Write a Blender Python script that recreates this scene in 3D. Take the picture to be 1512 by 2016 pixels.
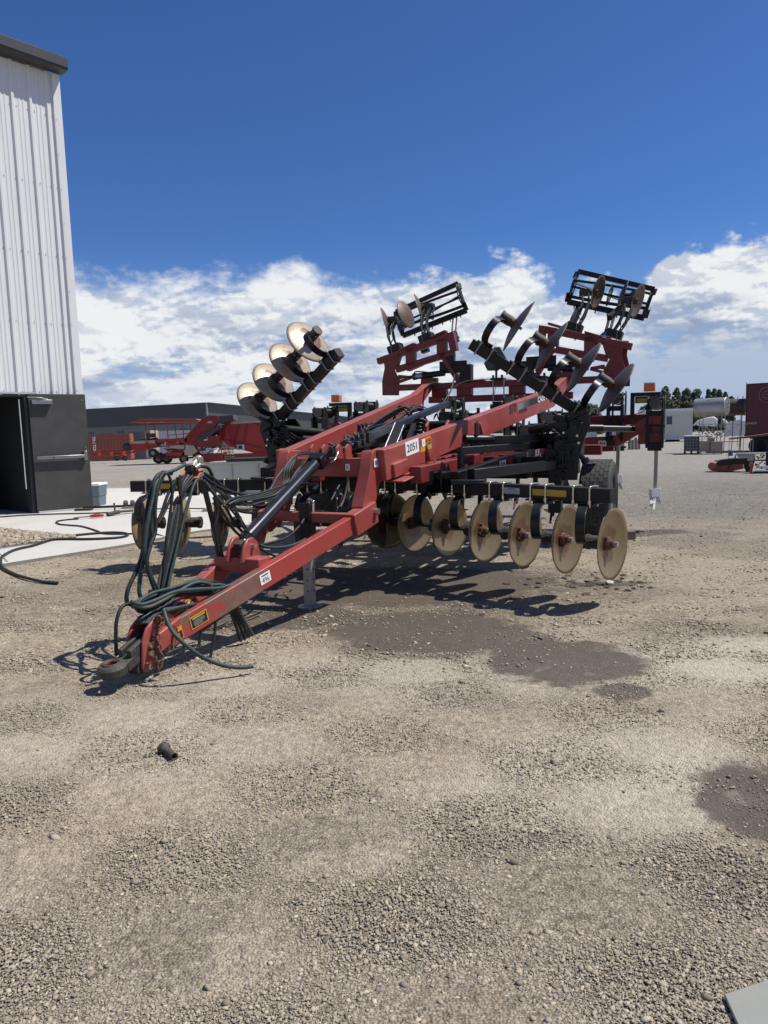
import bpy, bmesh, math, random
import numpy as np
from mathutils import Vector, Matrix
R = math.radians
random.seed(7); rng = np.random.default_rng(7)
S = bpy.context.scene
for o in list(bpy.data.objects): bpy.data.objects.remove(o)
# ------------------------------------------------------------------ camera
FPX, PITCH, ROLL, CAMH = 1420.5, 0.10636, 0.0324, 1.5
fwd = Vector((0, math.cos(PITCH), -math.sin(PITCH))); rt0 = Vector((1, 0, 0)); dn0 = fwd.cross(rt0)
RT = rt0 * math.cos(ROLL) + dn0 * math.sin(ROLL); DN = dn0 * math.cos(ROLL) - rt0 * math.sin(ROLL)
cam = bpy.data.cameras.new('camera'); camo = bpy.data.objects.new('camera', cam); S.collection.objects.link(camo)
cam.sensor_fit = 'VERTICAL'; cam.sensor_height = 36; cam.sensor_width = 27; cam.lens = 36 * FPX / 2016
cam.clip_start = .05; cam.clip_end = 9000
m = Matrix.Identity(4)
for i in range(3):
    m[i][0] = RT[i]; m[i][1] = -DN[i]; m[i][2] = -fwd[i]
m[2][3] = CAMH
camo.matrix_world = m; S.camera = camo
# ------------------------------------------------------------------ light
SUN_AZ, SUN_EL = R(88), R(58)
SUND = Vector((math.sin(SUN_AZ) * math.cos(SUN_EL), math.cos(SUN_AZ) * math.cos(SUN_EL), math.sin(SUN_EL)))
sl = bpy.data.lights.new('sun', 'SUN'); sl.energy = 5.0; sl.angle = R(.53); sl.color = (1, .955, .88)
so = bpy.data.objects.new('sun', sl); S.collection.objects.link(so)
so.rotation_euler = SUND.to_track_quat('Z', 'Y').to_euler()
S.view_settings.view_transform = 'Standard'; S.view_settings.look = 'None'
S.view_settings.exposure = 0.08; S.view_settings.gamma = 1
S.render.engine = 'CYCLES'

class NT:
    """small helper for writing node trees"""
    def __init__(s, tree): s.t = tree; s.n = tree.nodes; s.l = tree.links
    def add(s, ty, **kw):
        n = s.n.new(ty)
        for k, v in kw.items(): setattr(n, k, v)
        return n
    def put(s, sock, v):
        if v is None: return
        if isinstance(v, bpy.types.NodeSocket): s.l.new(v, sock)
        else: sock.default_value = v
    def m(s, op, a, b=None, c=None, clamp=False):
        n = s.add('ShaderNodeMath', operation=op, use_clamp=clamp)
        s.put(n.inputs[0], a); s.put(n.inputs[1], b); s.put(n.inputs[2], c); return n.outputs[0]
    def sm(s, v, a, b, x=0., y=1.):
        n = s.add('ShaderNodeMapRange', interpolation_type='SMOOTHSTEP')
        s.put(n.inputs[0], v); s.put(n.inputs[1], a); s.put(n.inputs[2], b); s.put(n.inputs[3], x); s.put(n.inputs[4], y); return n.outputs[0]
    def noise(s, vec, scale, detail=4., rough=.55, dist=0.):
        n = s.add('ShaderNodeTexNoise'); s.put(n.inputs['Vector'], vec); s.put(n.inputs['Scale'], scale)
        n.inputs['Detail'].default_value = detail; n.inputs['Roughness'].default_value = rough; n.inputs['Distortion'].default_value = dist
        return n.outputs[0]
    def vor(s, vec, scale, out='Distance', rnd=1., feat='F1'):
        n = s.add('ShaderNodeTexVoronoi', feature=feat); s.put(n.inputs['Vector'], vec); s.put(n.inputs['Scale'], scale)
        n.inputs['Randomness'].default_value = rnd; return n.outputs[out]
    def mix(s, f, a, b, blend='MIX'):
        n = s.add('ShaderNodeMix', data_type='RGBA', blend_type=blend)
        s.put(n.inputs[0], f); s.put(n.inputs[6], c4(a)); s.put(n.inputs[7], c4(b)); return n.outputs[2]
    def comb(s, x, y, z):
        n = s.add('ShaderNodeCombineXYZ'); s.put(n.inputs[0], x); s.put(n.inputs[1], y); s.put(n.inputs[2], z); return n.outputs[0]
    def sep(s, v):
        n = s.add('ShaderNodeSeparateXYZ'); s.put(n.inputs[0], v); return n.outputs
    def vadd(s, a, b):
        n = s.add('ShaderNodeVectorMath', operation='ADD'); s.put(n.inputs[0], a); s.put(n.inputs[1], b); return n.outputs[0]
    def vmul(s, a, b):
        n = s.add('ShaderNodeVectorMath', operation='MULTIPLY'); s.put(n.inputs[0], a); s.put(n.inputs[1], b); return n.outputs[0]
def c4(v): return (*v, 1.) if isinstance(v, tuple) and len(v) == 3 else v

# ------------------------------------------------------------------ sky
W = bpy.data.worlds.new('World'); S.world = W; W.use_nodes = True
t = NT(W.node_tree); bg = t.n['Background']
sky = t.add('ShaderNodeTexSky', sky_type='NISHITA'); sky.sun_disc = False; sky.sun_elevation = SUN_EL; sky.sun_rotation = SUN_AZ
sky.altitude = 1300; sky.air_density = 1.0; sky.dust_density = .3; sky.ozone_density = 4.
SKYSTR = .042
bg.inputs[1].default_value = SKYSTR
tc = t.add('ShaderNodeTexCoord'); g = t.sep(tc.outputs['Generated'])
az = t.m('MULTIPLY', t.m('ARCTAN2', g[0], g[1]), 57.2958)
el = t.m('MULTIPLY', t.m('ARCSINE', g[2]), 57.2958)
def cl(ox, oy, d=11.):   # puffy cumulus field on the sphere of directions (degrees)
    v = t.comb(t.m('ADD', az, ox), t.m('MULTIPLY', t.m('ADD', el, oy), 1.7), 3.1)
    return v
def fb(ox, oy):
    v = cl(ox, oy)
    n1 = t.noise(v, .13, 14., .56, .35)
    vo = t.vor(t.vadd(v, t.vmul(t.comb(t.noise(v, .5, 4.), t.noise(t.vadd(v, (9., 4., 1.)), .5, 4.), 0.), (2.2, 2.2, 0.))), .42)
    vw = t.vadd(v, t.vmul(t.comb(t.noise(v, 1.6, 3.), t.noise(t.vadd(v, (5., 2., 1.)), 1.6, 3.), 0.), (.7, .7, 0.)))
    vo2 = t.vor(vw, 1.15); vo3 = t.vor(vw, 3.1)
    p = t.m('SUBTRACT', n1, t.m('MULTIPLY', vo, .15)); p = t.m('SUBTRACT', p, t.m('MULTIPLY', vo2, .085)); return t.m('ADD', t.m('SUBTRACT', p, t.m('MULTIPLY', vo3, .035)), .045)
f0 = fb(0., 0.)
def fs_(ox, oy):
    v = cl(ox, oy); return t.m('SUBTRACT', t.noise(v, .15, 7., .52, .3), t.m('MULTIPLY', t.vor(t.vadd(v, t.vmul(t.comb(t.noise(v, .4, 3.), t.noise(t.vadd(v, (9., 4., 1.)), .4, 3.), 0.), (2.5, 2.5, 0.))), .36), .12))
g0 = fs_(0., 0.); g1 = fs_(.5, .8); f1 = fb(.16, .30)
# upper edge of the cloud bank: lower at far left, a gap right of centre, a tall tower on the right
edge = t.m('ADD', 12.7, t.m('MULTIPLY', t.m('SUBTRACT', t.noise(t.comb(az, 0., 0.), .16, 6., .6), .5), 3.2))
edge = t.m('SUBTRACT', edge, t.sm(az, 3., 19., 0., 1.7))
tow = t.m('MULTIPLY', t.sm(az, 18.8, 21.6), t.sm(az, 40., 24.5)); edge = t.m('ADD', edge, t.m('MULTIPLY', tow, 1.9)); towb = t.m('MULTIPLY', t.m('MULTIPLY', t.sm(az, 19.2, 21.8), t.sm(el, 7., 9.)), .8)
dens = t.m('ADD', t.m('MINIMUM', t.m('MULTIPLY', t.m('SUBTRACT', edge, el), .30), 1.0), t.m('MULTIPLY', t.m('SUBTRACT', f0, .41), 2.4))
hole = t.m('MULTIPLY', t.sm(t.noise(t.comb(t.m('MULTIPLY', az, .5), t.m('MULTIPLY', el, 2.2), 5.), .22, 8., .6), .48, .66), t.sm(el, 10., 6.5))
dens = t.m('ADD', dens, t.m('MULTIPLY', towb, t.sm(t.m('SUBTRACT', edge, el), .8, 2.)))
dens = t.m('SUBTRACT', dens, t.m('MULTIPLY', hole, .75))
mask = t.sm(dens, .0, t.m('ADD', .42, t.m('MULTIPLY', t.sm(az, 12., -6.), .35)))
lit = t.sm(t.m('ADD', t.m('SUBTRACT', g0, g1), t.m('MULTIPLY', t.m('SUBTRACT', f0, f1), .9)), -.085, .055)
puff = t.sm(f0, .34, .54)
base = t.sm(t.noise(t.comb(t.m('MULTIPLY', az, .40), t.m('MULTIPLY', el, 1.9), 8.), .20, 7., .6), .44, .62)
lowg = t.m('MULTIPLY', base, t.sm(el, 10.5, 6.5))
br = t.m('MULTIPLY', t.m('ADD', .78, t.m('MULTIPLY', lit, .22)), t.m('ADD', .88, t.m('MULTIPLY', puff, .14)))
br = t.m('MULTIPLY', br, t.m('SUBTRACT', 1., t.m('MULTIPLY', lowg, .34)))
CB = .88 / SKYSTR / (2 ** S.view_settings.exposure)
ccol = t.mix(t.sm(br, .48, .92), (.40 * CB * .8, .52 * CB * .8, .76 * CB * .8), (1.0 * CB, 1.02 * CB, 1.03 * CB))
haze = t.sm(el, 15., -.5, 0., .75)
# clear blue: the sky texture, tinted towards the deep blue of a high dry site
skyc = t.mix(1., sky.outputs[0], (1.10, 1.66, 2.46), 'MULTIPLY')
hz = t.mix(haze, skyc, (.42 * CB, .56 * CB, .76 * CB))
veil = t.m('MULTIPLY', t.m('MULTIPLY', t.sm(el, 7.6, 4.6), t.sm(az, 9., 19.)), .82)
fin = t.mix(t.m('MULTIPLY', mask, .97), hz, ccol)
lowh = t.sm(el, 6.5, -.5, 0., .55); fin = t.mix(lowh, fin, (.60 * CB, .70 * CB, .84 * CB))
t.l.new(t.mix(veil, fin, (.46 * CB * .84, .60 * CB * .84, .84 * CB * .84)), bg.inputs[0])

# ------------------------------------------------------------------ materials
def mat(name, base, rough=.6, metal=0., var=.25, vscale=6., dust=None, dustamt=0., bump=0., bscale=40., coat=0., spec=.5, fn=None):
    mt = bpy.data.materials.new(name); mt.use_nodes = True; t = NT(mt.node_tree); b = t.n['Principled BSDF']
    co = t.add('ShaderNodeTexCoord').outputs['Object']
    nz = t.noise(co, vscale, 6., .62)
    col = t.mix(nz, tuple(x * (1 - var) for x in base), tuple(min(1, x * (1 + var)) for x in base))
    if dust:
        d2 = t.sm(t.noise(co, vscale * 1.7, 8., .7), .42, .72)
        up = t.sm(t.sep(t.add('ShaderNodeNewGeometry').outputs['Normal'])[2], .1, .95)
        f = t.m('MULTIPLY', t.m('ADD', t.m('MULTIPLY', d2, .6), t.m('MULTIPLY', up, .55)), dustamt, clamp=True)
        col = t.mix(f, col, dust)
        t.put(b.inputs['Roughness'], t.m('ADD', rough, t.m('MULTIPLY', f, .4), clamp=True))
    else:
        t.put(b.inputs['Roughness'], t.m('ADD', rough - .07, t.m('MULTIPLY', nz, .14), clamp=True))
    if fn: col = fn(t, co, col, b)
    t.put(b.inputs['Base Color'], col)
    b.inputs['Metallic'].default_value = metal; b.inputs['Specular IOR Level'].default_value = spec
    if coat: b.inputs['Coat Weight'].default_value = coat; b.inputs['Coat Roughness'].default_value = .25
    if bump:
        bn = t.add('ShaderNodeBump'); bn.inputs['Strength'].default_value = bump; bn.inputs['Distance'].default_value = .01
        t.put(bn.inputs['Height'], t.noise(co, bscale, 5., .6)); t.put(b.inputs['Normal'], bn.outputs[0])
    return mt
DUST = (.30, .25, .19)
def scuffs(t, co, col, b):
    s = t.sm(t.noise(t.vmul(co, (1.2, 6., 9.)), 3., 8., .72), .62, .70)
    c = t.mix(t.m('MULTIPLY', s, .55), col, (.10, .045, .04))
    ch = t.sm(t.noise(t.vadd(co, (4., 7., 2.)), 38., 4., .7), .70, .74); return t.mix(t.m('MULTIPLY', ch, .8), c, (.09, .06, .05))
RED = mat('faded_red_paint', (.285, .044, .034), .46, var=.24, vscale=1.8, dust=(.42, .20, .16), dustamt=.38, bump=.12, bscale=160, coat=.15, fn=scuffs)
RED2 = mat('shaded_red_paint', (.16, .013, .015), .45, var=.2, vscale=3., dust=(.30, .12, .10), dustamt=.25, bump=.1, bscale=160)  # same red paint as RED, with shade put into a darker base colour
def scraped(t, co, col, b):
    s = t.sm(t.noise(t.vmul(co, (.7, .7, 1.)), 2.3, 9., .65), .50, .56)
    return t.mix(s, col, t.mix(t.noise(co, 14., 5.), (.13, .06, .05), (.24, .14, .11)))
REDS = mat('scraped_red_paint', (.33, .048, .040), .38, var=.15, vscale=3., dust=(.40, .15, .12), dustamt=.2, bump=.2, bscale=90, fn=scraped)
BLK = mat('black_paint', (.0055, .0065, .0085), .34, var=.3, vscale=5., spec=.35, dust=(.11, .10, .085), dustamt=.09, bump=.12, bscale=150)
BLKD = mat('dusty_black_steel', (.008, .0085, .010), .5, var=.35, vscale=9., spec=.35, dust=(.15, .125, .10), dustamt=.20, bump=.3, bscale=90)
CYL = mat('glossy_black_cylinder', (.010, .011, .012), .22, var=.2, dust=(.2, .18, .15), dustamt=.06, coat=.5)
RUB = mat('black_rubber_hose', (.012, .013, .014), .5, var=.3, vscale=20, spec=.35, dust=(.14, .13, .115), dustamt=.22)
TEAL = mat('teal_hose_sleeve', (.011, .032, .031), .55, var=.4, vscale=25, dust=(.15, .17, .15), dustamt=.35)
GREYH = mat('grey_hose_sleeve', (.038, .041, .042), .55, var=.35, vscale=25, dust=(.2, .19, .17), dustamt=.35)
ZINC = mat('zinc_bolt', (.62, .57, .46), .32, 1., .2, 30.)
CHROME = mat('bright_steel', (.72, .72, .72), .22, 1., .15, 30.)
STEEL = mat('weathered_steel', (.34, .33, .31), .5, .6, .3, 12., dust=DUST, dustamt=.3)
RUST = mat('rusty_casting', (.13, .062, .04), .75, .2, .5, 30., bump=.6, bscale=60)
CAST = mat('dark_cast_iron', (.045, .043, .042), .55, .4, .4, 20., dust=(.20, .17, .13), dustamt=.5, bump=.6, bscale=70)
YEL = mat('dirty_yellow_reflector', (.50, .33, .03), .5, var=.25, vscale=12., dust=(.28, .18, .05), dustamt=.4)
ORG = mat('orange_plate', (.42, .13, .035), .5, var=.5, vscale=30., dust=DUST, dustamt=.3)
AMB = mat('amber_lens', (.75, .16, .02), .25, var=.1)
GREYP = mat('light_grey_plastic', (.42, .44, .45), .5, var=.12)
WHT = mat('white_label', (.80, .80, .77), .5, var=.06)
INK = mat('black_ink', (.015, .015, .015), .5, var=.1)
REDINK = mat('red_label', (.45, .03, .03), .5, var=.1)
ORGINK = mat('orange_label', (.78, .25, .02), .5, var=.1)
WHTCAP = mat('white_paint_on_point', (.74, .74, .72), .5, var=.12, vscale=20)
def discfn(rustamt, flip=False):
    def f(t, co, col, b):
        s = t.sep(co); r = t.m('SQRT', t.m('ADD', t.m('MULTIPLY', s[0], s[0]), t.m('MULTIPLY', s[1], s[1])))
        an = t.m('ARCTAN2', s[0], s[1])
        ns = t.noise(co, 9., 5., .6)
        k = t.sm(t.m('ADD', r, t.m('MULTIPLY', t.m('SUBTRACT', ns, .5), .22)), .13, .165, 1., 0.)
        rays = t.noise(t.comb(t.m('MULTIPLY', an, 3.), t.m('MULTIPLY', r, 5.), 0.), 2., 6., .6)
        col = t.mix(t.m('MULTIPLY', t.sm(rays, .48, .64), .28), col, (.30, .20, .13))
        rim = t.sm(r, .285, .300)
        col = t.mix(t.m('MULTIPLY', rim, .6), col, (.16, .12, .09))
        blot = t.noise(t.vadd(co, (3., 1., 2.)), 3.2, 6., .65); col = t.mix(t.sm(blot, .50, .72, 0., .45), col, (.30, .185, .13))
        return t.mix(t.m('MULTIPLY', k, rustamt), col, (.135, .075, .045))
    return f
DISC = mat('worn_disc_steel', (.235, .182, .100), .34, .45, .14, 10., bump=.15, bscale=50, fn=discfn(.75))
DISCW = mat('polished_disc_steel', (.47, .39, .285), .36, .25, .14, 10., bump=.1, bscale=50, fn=discfn(.85))
DISCD = mat('dull_brown_disc_steel', (.12, .095, .078), .5, .3, .25, 14., bump=.3, bscale=60, fn=discfn(.5))
def treadfn(t, co, col, b):
    return col
TYRE = mat('dusty_tyre_rubber', (.026, .026, .027), .75, var=.3, vscale=12, dust=(.16, .15, .13), dustamt=.28)
GROOVE = mat('tyre_groove_rubber', (.006, .006, .006), .9, var=.1)
RIM = mat('wheel_rim_paint', (.22, .23, .24), .45, .3, .2, 10, dust=DUST, dustamt=.3)
def wallfn(t, co, col, b):
    st = t.noise(t.vmul(co, (5., 5., .25)), 2.5, 6., .6)
    return t.mix(t.sm(st, .52, .74, 0., .35), col, (.60, .59, .55))
WALL = mat('white_metal_siding', (.69, .70, .69), .38, var=.04, vscale=1.5, bump=.04, bscale=30, fn=wallfn)
TRIMD = mat('dark_grey_trim', (.045, .046, .05), .4, var=.12, vscale=3)
DOOR = mat('dark_bronze_door_paint', (.050, .048, .044), .5, var=.28, vscale=2.2, dust=(.13, .12, .11), dustamt=.3, bump=.1)
ALU = mat('brushed_aluminium', (.36, .36, .355), .35, .85, .1, 12)
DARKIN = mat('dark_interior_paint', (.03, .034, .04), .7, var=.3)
def concfn(t, co, col, b):
    s = t.sm(t.noise(co, .9, 8., .6), .45, .65)
    c = t.mix(t.m('MULTIPLY', s, .35), col, (.40, .375, .32))
    sp = t.sm(t.noise(co, 5., 8., .7), .58, .72)
    return t.mix(t.m('MULTIPLY', sp, .25), c, (.34, .33, .31))
CONC = mat('pale_concrete', (.52, .50, .46), .85, var=.06, vscale=2., bump=.15, bscale=90, fn=concfn)
CONCE = mat('concrete_edge', (.20, .19, .17), .9, var=.25, vscale=8.)

# ------------------------------------------------------------------ terrain height
def sst(x, a, b):
    u = np.clip((np.asarray(x, float) - a) / (b - a), 0, 1); return u * u * (3 - 2 * u)
def GZ(x, y):
    """gentle rise of the yard towards the building on the left"""
    x = np.asarray(x, float); y = np.asarray(y, float)
    h = .19 * sst(x, -.3, -4.6) * sst(y, 1.5, 3.5) * sst(y, 40, 20)
    h = h + .075 * sst(x, -2., -4.6) * sst(y, 8.5, 12.5) * sst(y, 40, 20)
    return h + .010 * np.sin(x * 1.7 + 1.) * np.sin(y * 1.3 + .4) * sst(y, 60, 20) * (1 - .9 * sst(x, -2.6, -4.2))
_g = np.random.default_rng(41).random((64, 64))
def vnoise(x, y, f):
    x = np.asarray(x, float) * f + 13.7; y = np.asarray(y, float) * f + 5.3; i, j = np.floor(x).astype(int), np.floor(y).astype(int); u, v = x - i, y - j; u = u * u * (3 - 2 * u); v = v * v * (3 - 2 * v)
    q = lambda a, b: _g[a % 64, b % 64]
    return (q(i, j) * (1 - u) + q(i + 1, j) * u) * (1 - v) + (q(i, j + 1) * (1 - u) + q(i + 1, j + 1) * u) * v
def loose(x, y):
    """0 = packed fines, 1 = loose gravel"""
    wx = x + .5 * vnoise(y, x, 1.3); wy = y + .5 * vnoise(x, y, 1.1)
    n = .42 * vnoise(wx, wy, .75) + .26 * vnoise(wy, wx, 1.9) + .18 * vnoise(wx, wy, 4.3) + .14 * vnoise(wy, wx, 9.1)
    n = n + .10 * np.exp(-((x + .35 * y - 2.2) / .8) ** 2) - .08 * np.exp(-((x - .30 * y + .9) / .45) ** 2)   # old wheel tracks push the gravel aside
    n = n + .06 * sst(y, 3.4, 1.6)
    return np.clip((n - .40) / .24, 0, 1)
def ray(px, py):
    return RT * ((px - 756) / FPX) + DN * ((py - 1008) / FPX) + fwd
def gp(px, py, z=None):
    """point where the sight line of a pixel meets the yard"""
    d = ray(px, py); zz = 0. if z is None else z
    for _ in range(12):
        k = (zz - CAMH) / d.z; P = Vector((0, 0, CAMH)) + d * k
        if z is not None: break
        zz = float(GZ(P.x, P.y))
    return P
def up_at(P, px, py):
    """height of the point above ground point P that is seen at row py"""
    d = ray(px, py); k = math.hypot(P.x, P.y) / math.hypot(d.x, d.y); return CAMH + d.z * k

# ------------------------------------------------------------------ geometry helper
class MB:
    def __init__(s, X=None): s.v = []; s.f = []; s.mi = []; s.mats = []; s.cur = 0; s.X = X; s.sm = []
    def use(s, mt):
        if mt not in s.mats: s.mats.append(mt)
        s.cur = s.mats.index(mt); return s
    def raw(s, vs, fs, smooth=False):
        n = len(s.v)
        s.v += [Vector(v) for v in vs]
        for f in fs: s.f.append([n + i for i in f]); s.mi.append(s.cur); s.sm.append(smooth)
        return s
    def frame(s, o, u, v, w, sx, sy, sz):   # box centred at o
        o, u, v, w = Vector(o), Vector(u).normalized() * sx / 2, Vector(v).normalized() * sy / 2, Vector(w).normalized() * sz / 2
        vs = [o + u * i + v * j + w * k for i in (-1, 1) for j in (-1, 1) for k in (-1, 1)]
        return s.raw(vs, [(0, 1, 3, 2), (4, 6, 7, 5), (0, 4, 5, 1), (2, 3, 7, 6), (0, 2, 6, 4), (1, 5, 7, 3)])
    def box(s, x0, x1, y0, y1, z0, z1):
        return s.frame(((x0 + x1) / 2, (y0 + y1) / 2, (z0 + z1) / 2), (1, 0, 0), (0, 1, 0), (0, 0, 1), abs(x1 - x0), abs(y1 - y0), abs(z1 - z0))
    def beam(s, p, q, w, h, up=(0, 0, 1), ext=0.):  # w sideways, h along up
        p, q = Vector(p), Vector(q); d = (q - p).normalized(); L = (q - p).length + 2 * ext
        side = d.cross(Vector(up)).normalized(); u2 = side.cross(d).normalized()
        return s.frame((p + q) / 2, d, side, u2, L, w, h)
    def taper(s, p, q, w0, h0, w1, h1, up=(0, 0, 1)):
        p, q = Vector(p), Vector(q); d = (q - p).normalized(); side = d.cross(Vector(up)).normalized(); u2 = side.cross(d).normalized()
        vs = [p + side * i * w0 / 2 + u2 * j * h0 / 2 for i in (-1, 1) for j in (-1, 1)] + [q + side * i * w1 / 2 + u2 * j * h1 / 2 for i in (-1, 1) for j in (-1, 1)]
        return s.raw(vs, [(0, 1, 3, 2), (4, 6, 7, 5), (0, 4, 5, 1), (2, 3, 7, 6), (0, 2, 6, 4), (1, 5, 7, 3)])
    def cyl(s, p, q, r, n=14, r2=None, caps=True):
        p, q = Vector(p), Vector(q); r2 = r if r2 is None else r2; d = (q - p).normalized()
        a = d.orthogonal().normalized(); b = d.cross(a); vs = []
        for i in range(n):
            c = a * math.cos(2 * math.pi * i / n) + b * math.sin(2 * math.pi * i / n); vs += [p + c * r, q + c * r2]
        s.raw(vs, [(2 * i, (2 * i + 2) % (2 * n), (2 * i + 3) % (2 * n), 2 * i + 1) for i in range(n)], True)
        if caps: s.raw(vs, [tuple(2 * i for i in range(n))[::-1], tuple(2 * i + 1 for i in range(n))])
        return s
    def lathe(s, o, ax, prof, n=24, closed=False):   # prof: (radius, height)
        o = Vector(o); d = Vector(ax).normalized(); a = d.orthogonal().normalized(); b = d.cross(a); vs = []; m = len(prof)
        for i in range(n):
            c = a * math.cos(2 * math.pi * i / n) + b * math.sin(2 * math.pi * i / n)
            vs += [o + c * r + d * h for r, h in prof]
        fs = []
        for i in range(n):
            j = (i + 1) % n
            for k in range(m if closed else m - 1):
                k2 = (k + 1) % m; fs.append((i * m + k, j * m + k, j * m + k2, i * m + k2))
        return s.raw(vs, fs, True)
    def prism(s, pts, n):    # polygon of 3-D points pushed along vector n
        n = Vector(n); pts = [Vector(p) for p in pts]; k = len(pts)
        return s.raw(pts + [p + n for p in pts], [tuple(range(k))[::-1], tuple(range(k, 2 * k))] + [(i, (i + 1) % k, k + (i + 1) % k, k + i) for i in range(k)])
    def tube(s, pts, r, n=8, sub=6, caps=True):
        P = [Vector(p) for p in pts]
        if sub > 1 and len(P) > 2:
            Q = []; E = [2 * P[0] - P[1]] + P + [2 * P[-1] - P[-2]]
            for i in range(1, len(E) - 2):
                p0, p1, p2, p3 = E[i - 1:i + 3]
                for k in range(sub):
                    u = k / sub
                    Q.append(.5 * ((2 * p1) + (p2 - p0) * u + (2 * p0 - 5 * p1 + 4 * p2 - p3) * u * u + (3 * p1 - p0 - 3 * p2 + p3) * u ** 3))
            Q.append(P[-1]); P = Q
        vs = []; prev = None
        for i, p in enumerate(P):
            d = (P[min(i + 1, len(P) - 1)] - P[max(i - 1, 0)])
            d = d.normalized() if d.length > 1e-9 else Vector((0, 0, 1))
            a = d.orthogonal().normalized() if prev is None else (prev - d * prev.dot(d)).normalized(); prev = a; b = d.cross(a)
            vs += [p + (a * math.cos(2 * math.pi * k / n) + b * math.sin(2 * math.pi * k / n)) * r for k in range(n)]
        fs = [(i * n + k, i * n + (k + 1) % n, (i + 1) * n + (k + 1) % n, (i + 1) * n + k) for i in range(len(P) - 1) for k in range(n)]
        s.raw(vs, fs, True)
        if caps: s.raw(vs, [tuple(range(n))[::-1], tuple(range(len(vs) - n, len(vs)))])
        return s
    def coil(s, p, q, Rr, r, turns, n=6):
        p, q = Vector(p), Vector(q); d = (q - p).normalized(); a = d.orthogonal().normalized(); b = d.cross(a); N = int(turns * 14)
        return s.tube([p + (q - p) * (i / N) + (a * math.cos(i / 14 * 2 * math.pi) + b * math.sin(i / 14 * 2 * math.pi)) * Rr for i in range(N + 1)], r, n, 1)
    def ribbon(s, pts, wdir, w, th):   # flat bar bent along pts, width along wdir
        P = [Vector(p) for p in pts]; wd = Vector(wdir).normalized() * w / 2; vs = []
        for i, p in enumerate(P):
            d = (P[min(i + 1, len(P) - 1)] - P[max(i - 1, 0)]).normalized(); nn = d.cross(wd).normalized() * th / 2
            vs += [p - wd - nn, p + wd - nn, p + wd + nn, p - wd + nn]
        fs = [(i * 4 + k, i * 4 + (k + 1) % 4, (i + 1) * 4 + (k + 1) % 4, (i + 1) * 4 + k) for i in range(len(P) - 1) for k in range(4)]
        return s.raw(vs, fs + [(3, 2, 1, 0), tuple(len(vs) - 4 + k for k in range(4))])
    def build(s, name, mt=None, parent=None, bevel=0., M=None):
        me = bpy.data.meshes.new(name)
        vs = [tuple(v) for v in s.v]
        if s.X: vs = [tuple(s.X(Vector(v))) for v in s.v]
        me.from_pydata(vs, [], s.f)
        for mm in (s.mats or [mt]): me.materials.append(mm)
        if s.mats and len(s.mats) > 1: me.polygons.foreach_set('material_index', s.mi)
        me.polygons.foreach_set('use_smooth', s.sm); me.update()
        bm = bmesh.new(); bm.from_mesh(me); bmesh.ops.recalc_face_normals(bm, faces=bm.faces); bm.to_mesh(me); bm.free()
        o = bpy.data.objects.new(name, me); S.collection.objects.link(o)
        if parent: o.parent = parent
        if M is not None: o.matrix_local = M
        if bevel:
            b = o.modifiers.new('bevel', 'BEVEL'); b.width = bevel; b.segments = 2; b.limit_method = 'ANGLE'; b.angle_limit = R(50); b.harden_normals = False
            me.polygons.foreach_set('use_smooth', [True] * len(me.polygons)); me.set_sharp_from_angle(angle=R(35))
        return o
def tag(o, label=None, cat=None, group=None, kind=None):
    if label: o['label'] = label
    if cat: o['category'] = cat
    if group: o['group'] = group
    if kind: o['kind'] = kind
    return o
def empty(name, loc, rz=0., label=None, cat=None, group=None):
    o = bpy.data.objects.new(name, None); S.collection.objects.link(o); o.location = loc; o.rotation_euler = (0, 0, rz); o.empty_display_size = .2
    return tag(o, label, cat, group)
_tc = {}
def text_geo(txt):
    if txt not in _tc:
        c = bpy.data.curves.new('lettering', 'FONT'); c.body = txt; c.size = 1.; c.resolution_u = 3; c.align_x = 'CENTER'; c.align_y = 'CENTER'
        o = bpy.data.objects.new('lettering', c); S.collection.objects.link(o); bpy.context.view_layer.update()
        me = bpy.data.meshes.new_from_object(o.evaluated_get(bpy.context.evaluated_depsgraph_get()))
        vs = [tuple(v.co) for v in me.vertices]; fs = [tuple(p.vertices) for p in me.polygons]
        bpy.data.objects.remove(o); bpy.data.curves.remove(c); bpy.data.meshes.remove(me)
        _tc[txt] = (vs, fs)
    return _tc[txt]
def write(mb, txt, o, u, v, size, mt, off=.002, bold=0., sx=1., shear=0.):
    o, u, v = Vector(o), Vector(u).normalized(), Vector(v).normalized(); n = u.cross(v)
    vs, fs = text_geo(txt); mb.use(mt)
    offs = [(0, 0)] if not bold else [(0, 0), (bold, 0), (-bold, 0), (0, bold), (0, -bold)]
    for k, (bx, by) in enumerate(offs):
        mb.raw([o + u * ((x * sx + shear * y) * size + bx) + v * (y * size + by) + n * (off + k * .0003) for x, y, z in vs], fs)
def panel(mb, o, u, v, w, h, mt, th=.002, off=0.):
    o, u, v = Vector(o), Vector(u).normalized(), Vector(v).normalized(); n = u.cross(v); mb.use(mt)
    mb.frame(o + n * (off + th / 2), u, v, n, w, h, th)
def scribble(mb, o, u, v, w, h, rows, mt, off):   # rows of small print too small to read in the picture
    o, u, v = Vector(o), Vector(u).normalized(), Vector(v).normalized()
    for i in range(rows):
        ww = w * random.uniform(.6, .95); panel(mb, o + v * (h * (.5 - (i + .5) / rows)) - u * (w - ww) / 2 * random.random(), u, v, ww, h / rows * .45, mt, .001, off)

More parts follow.
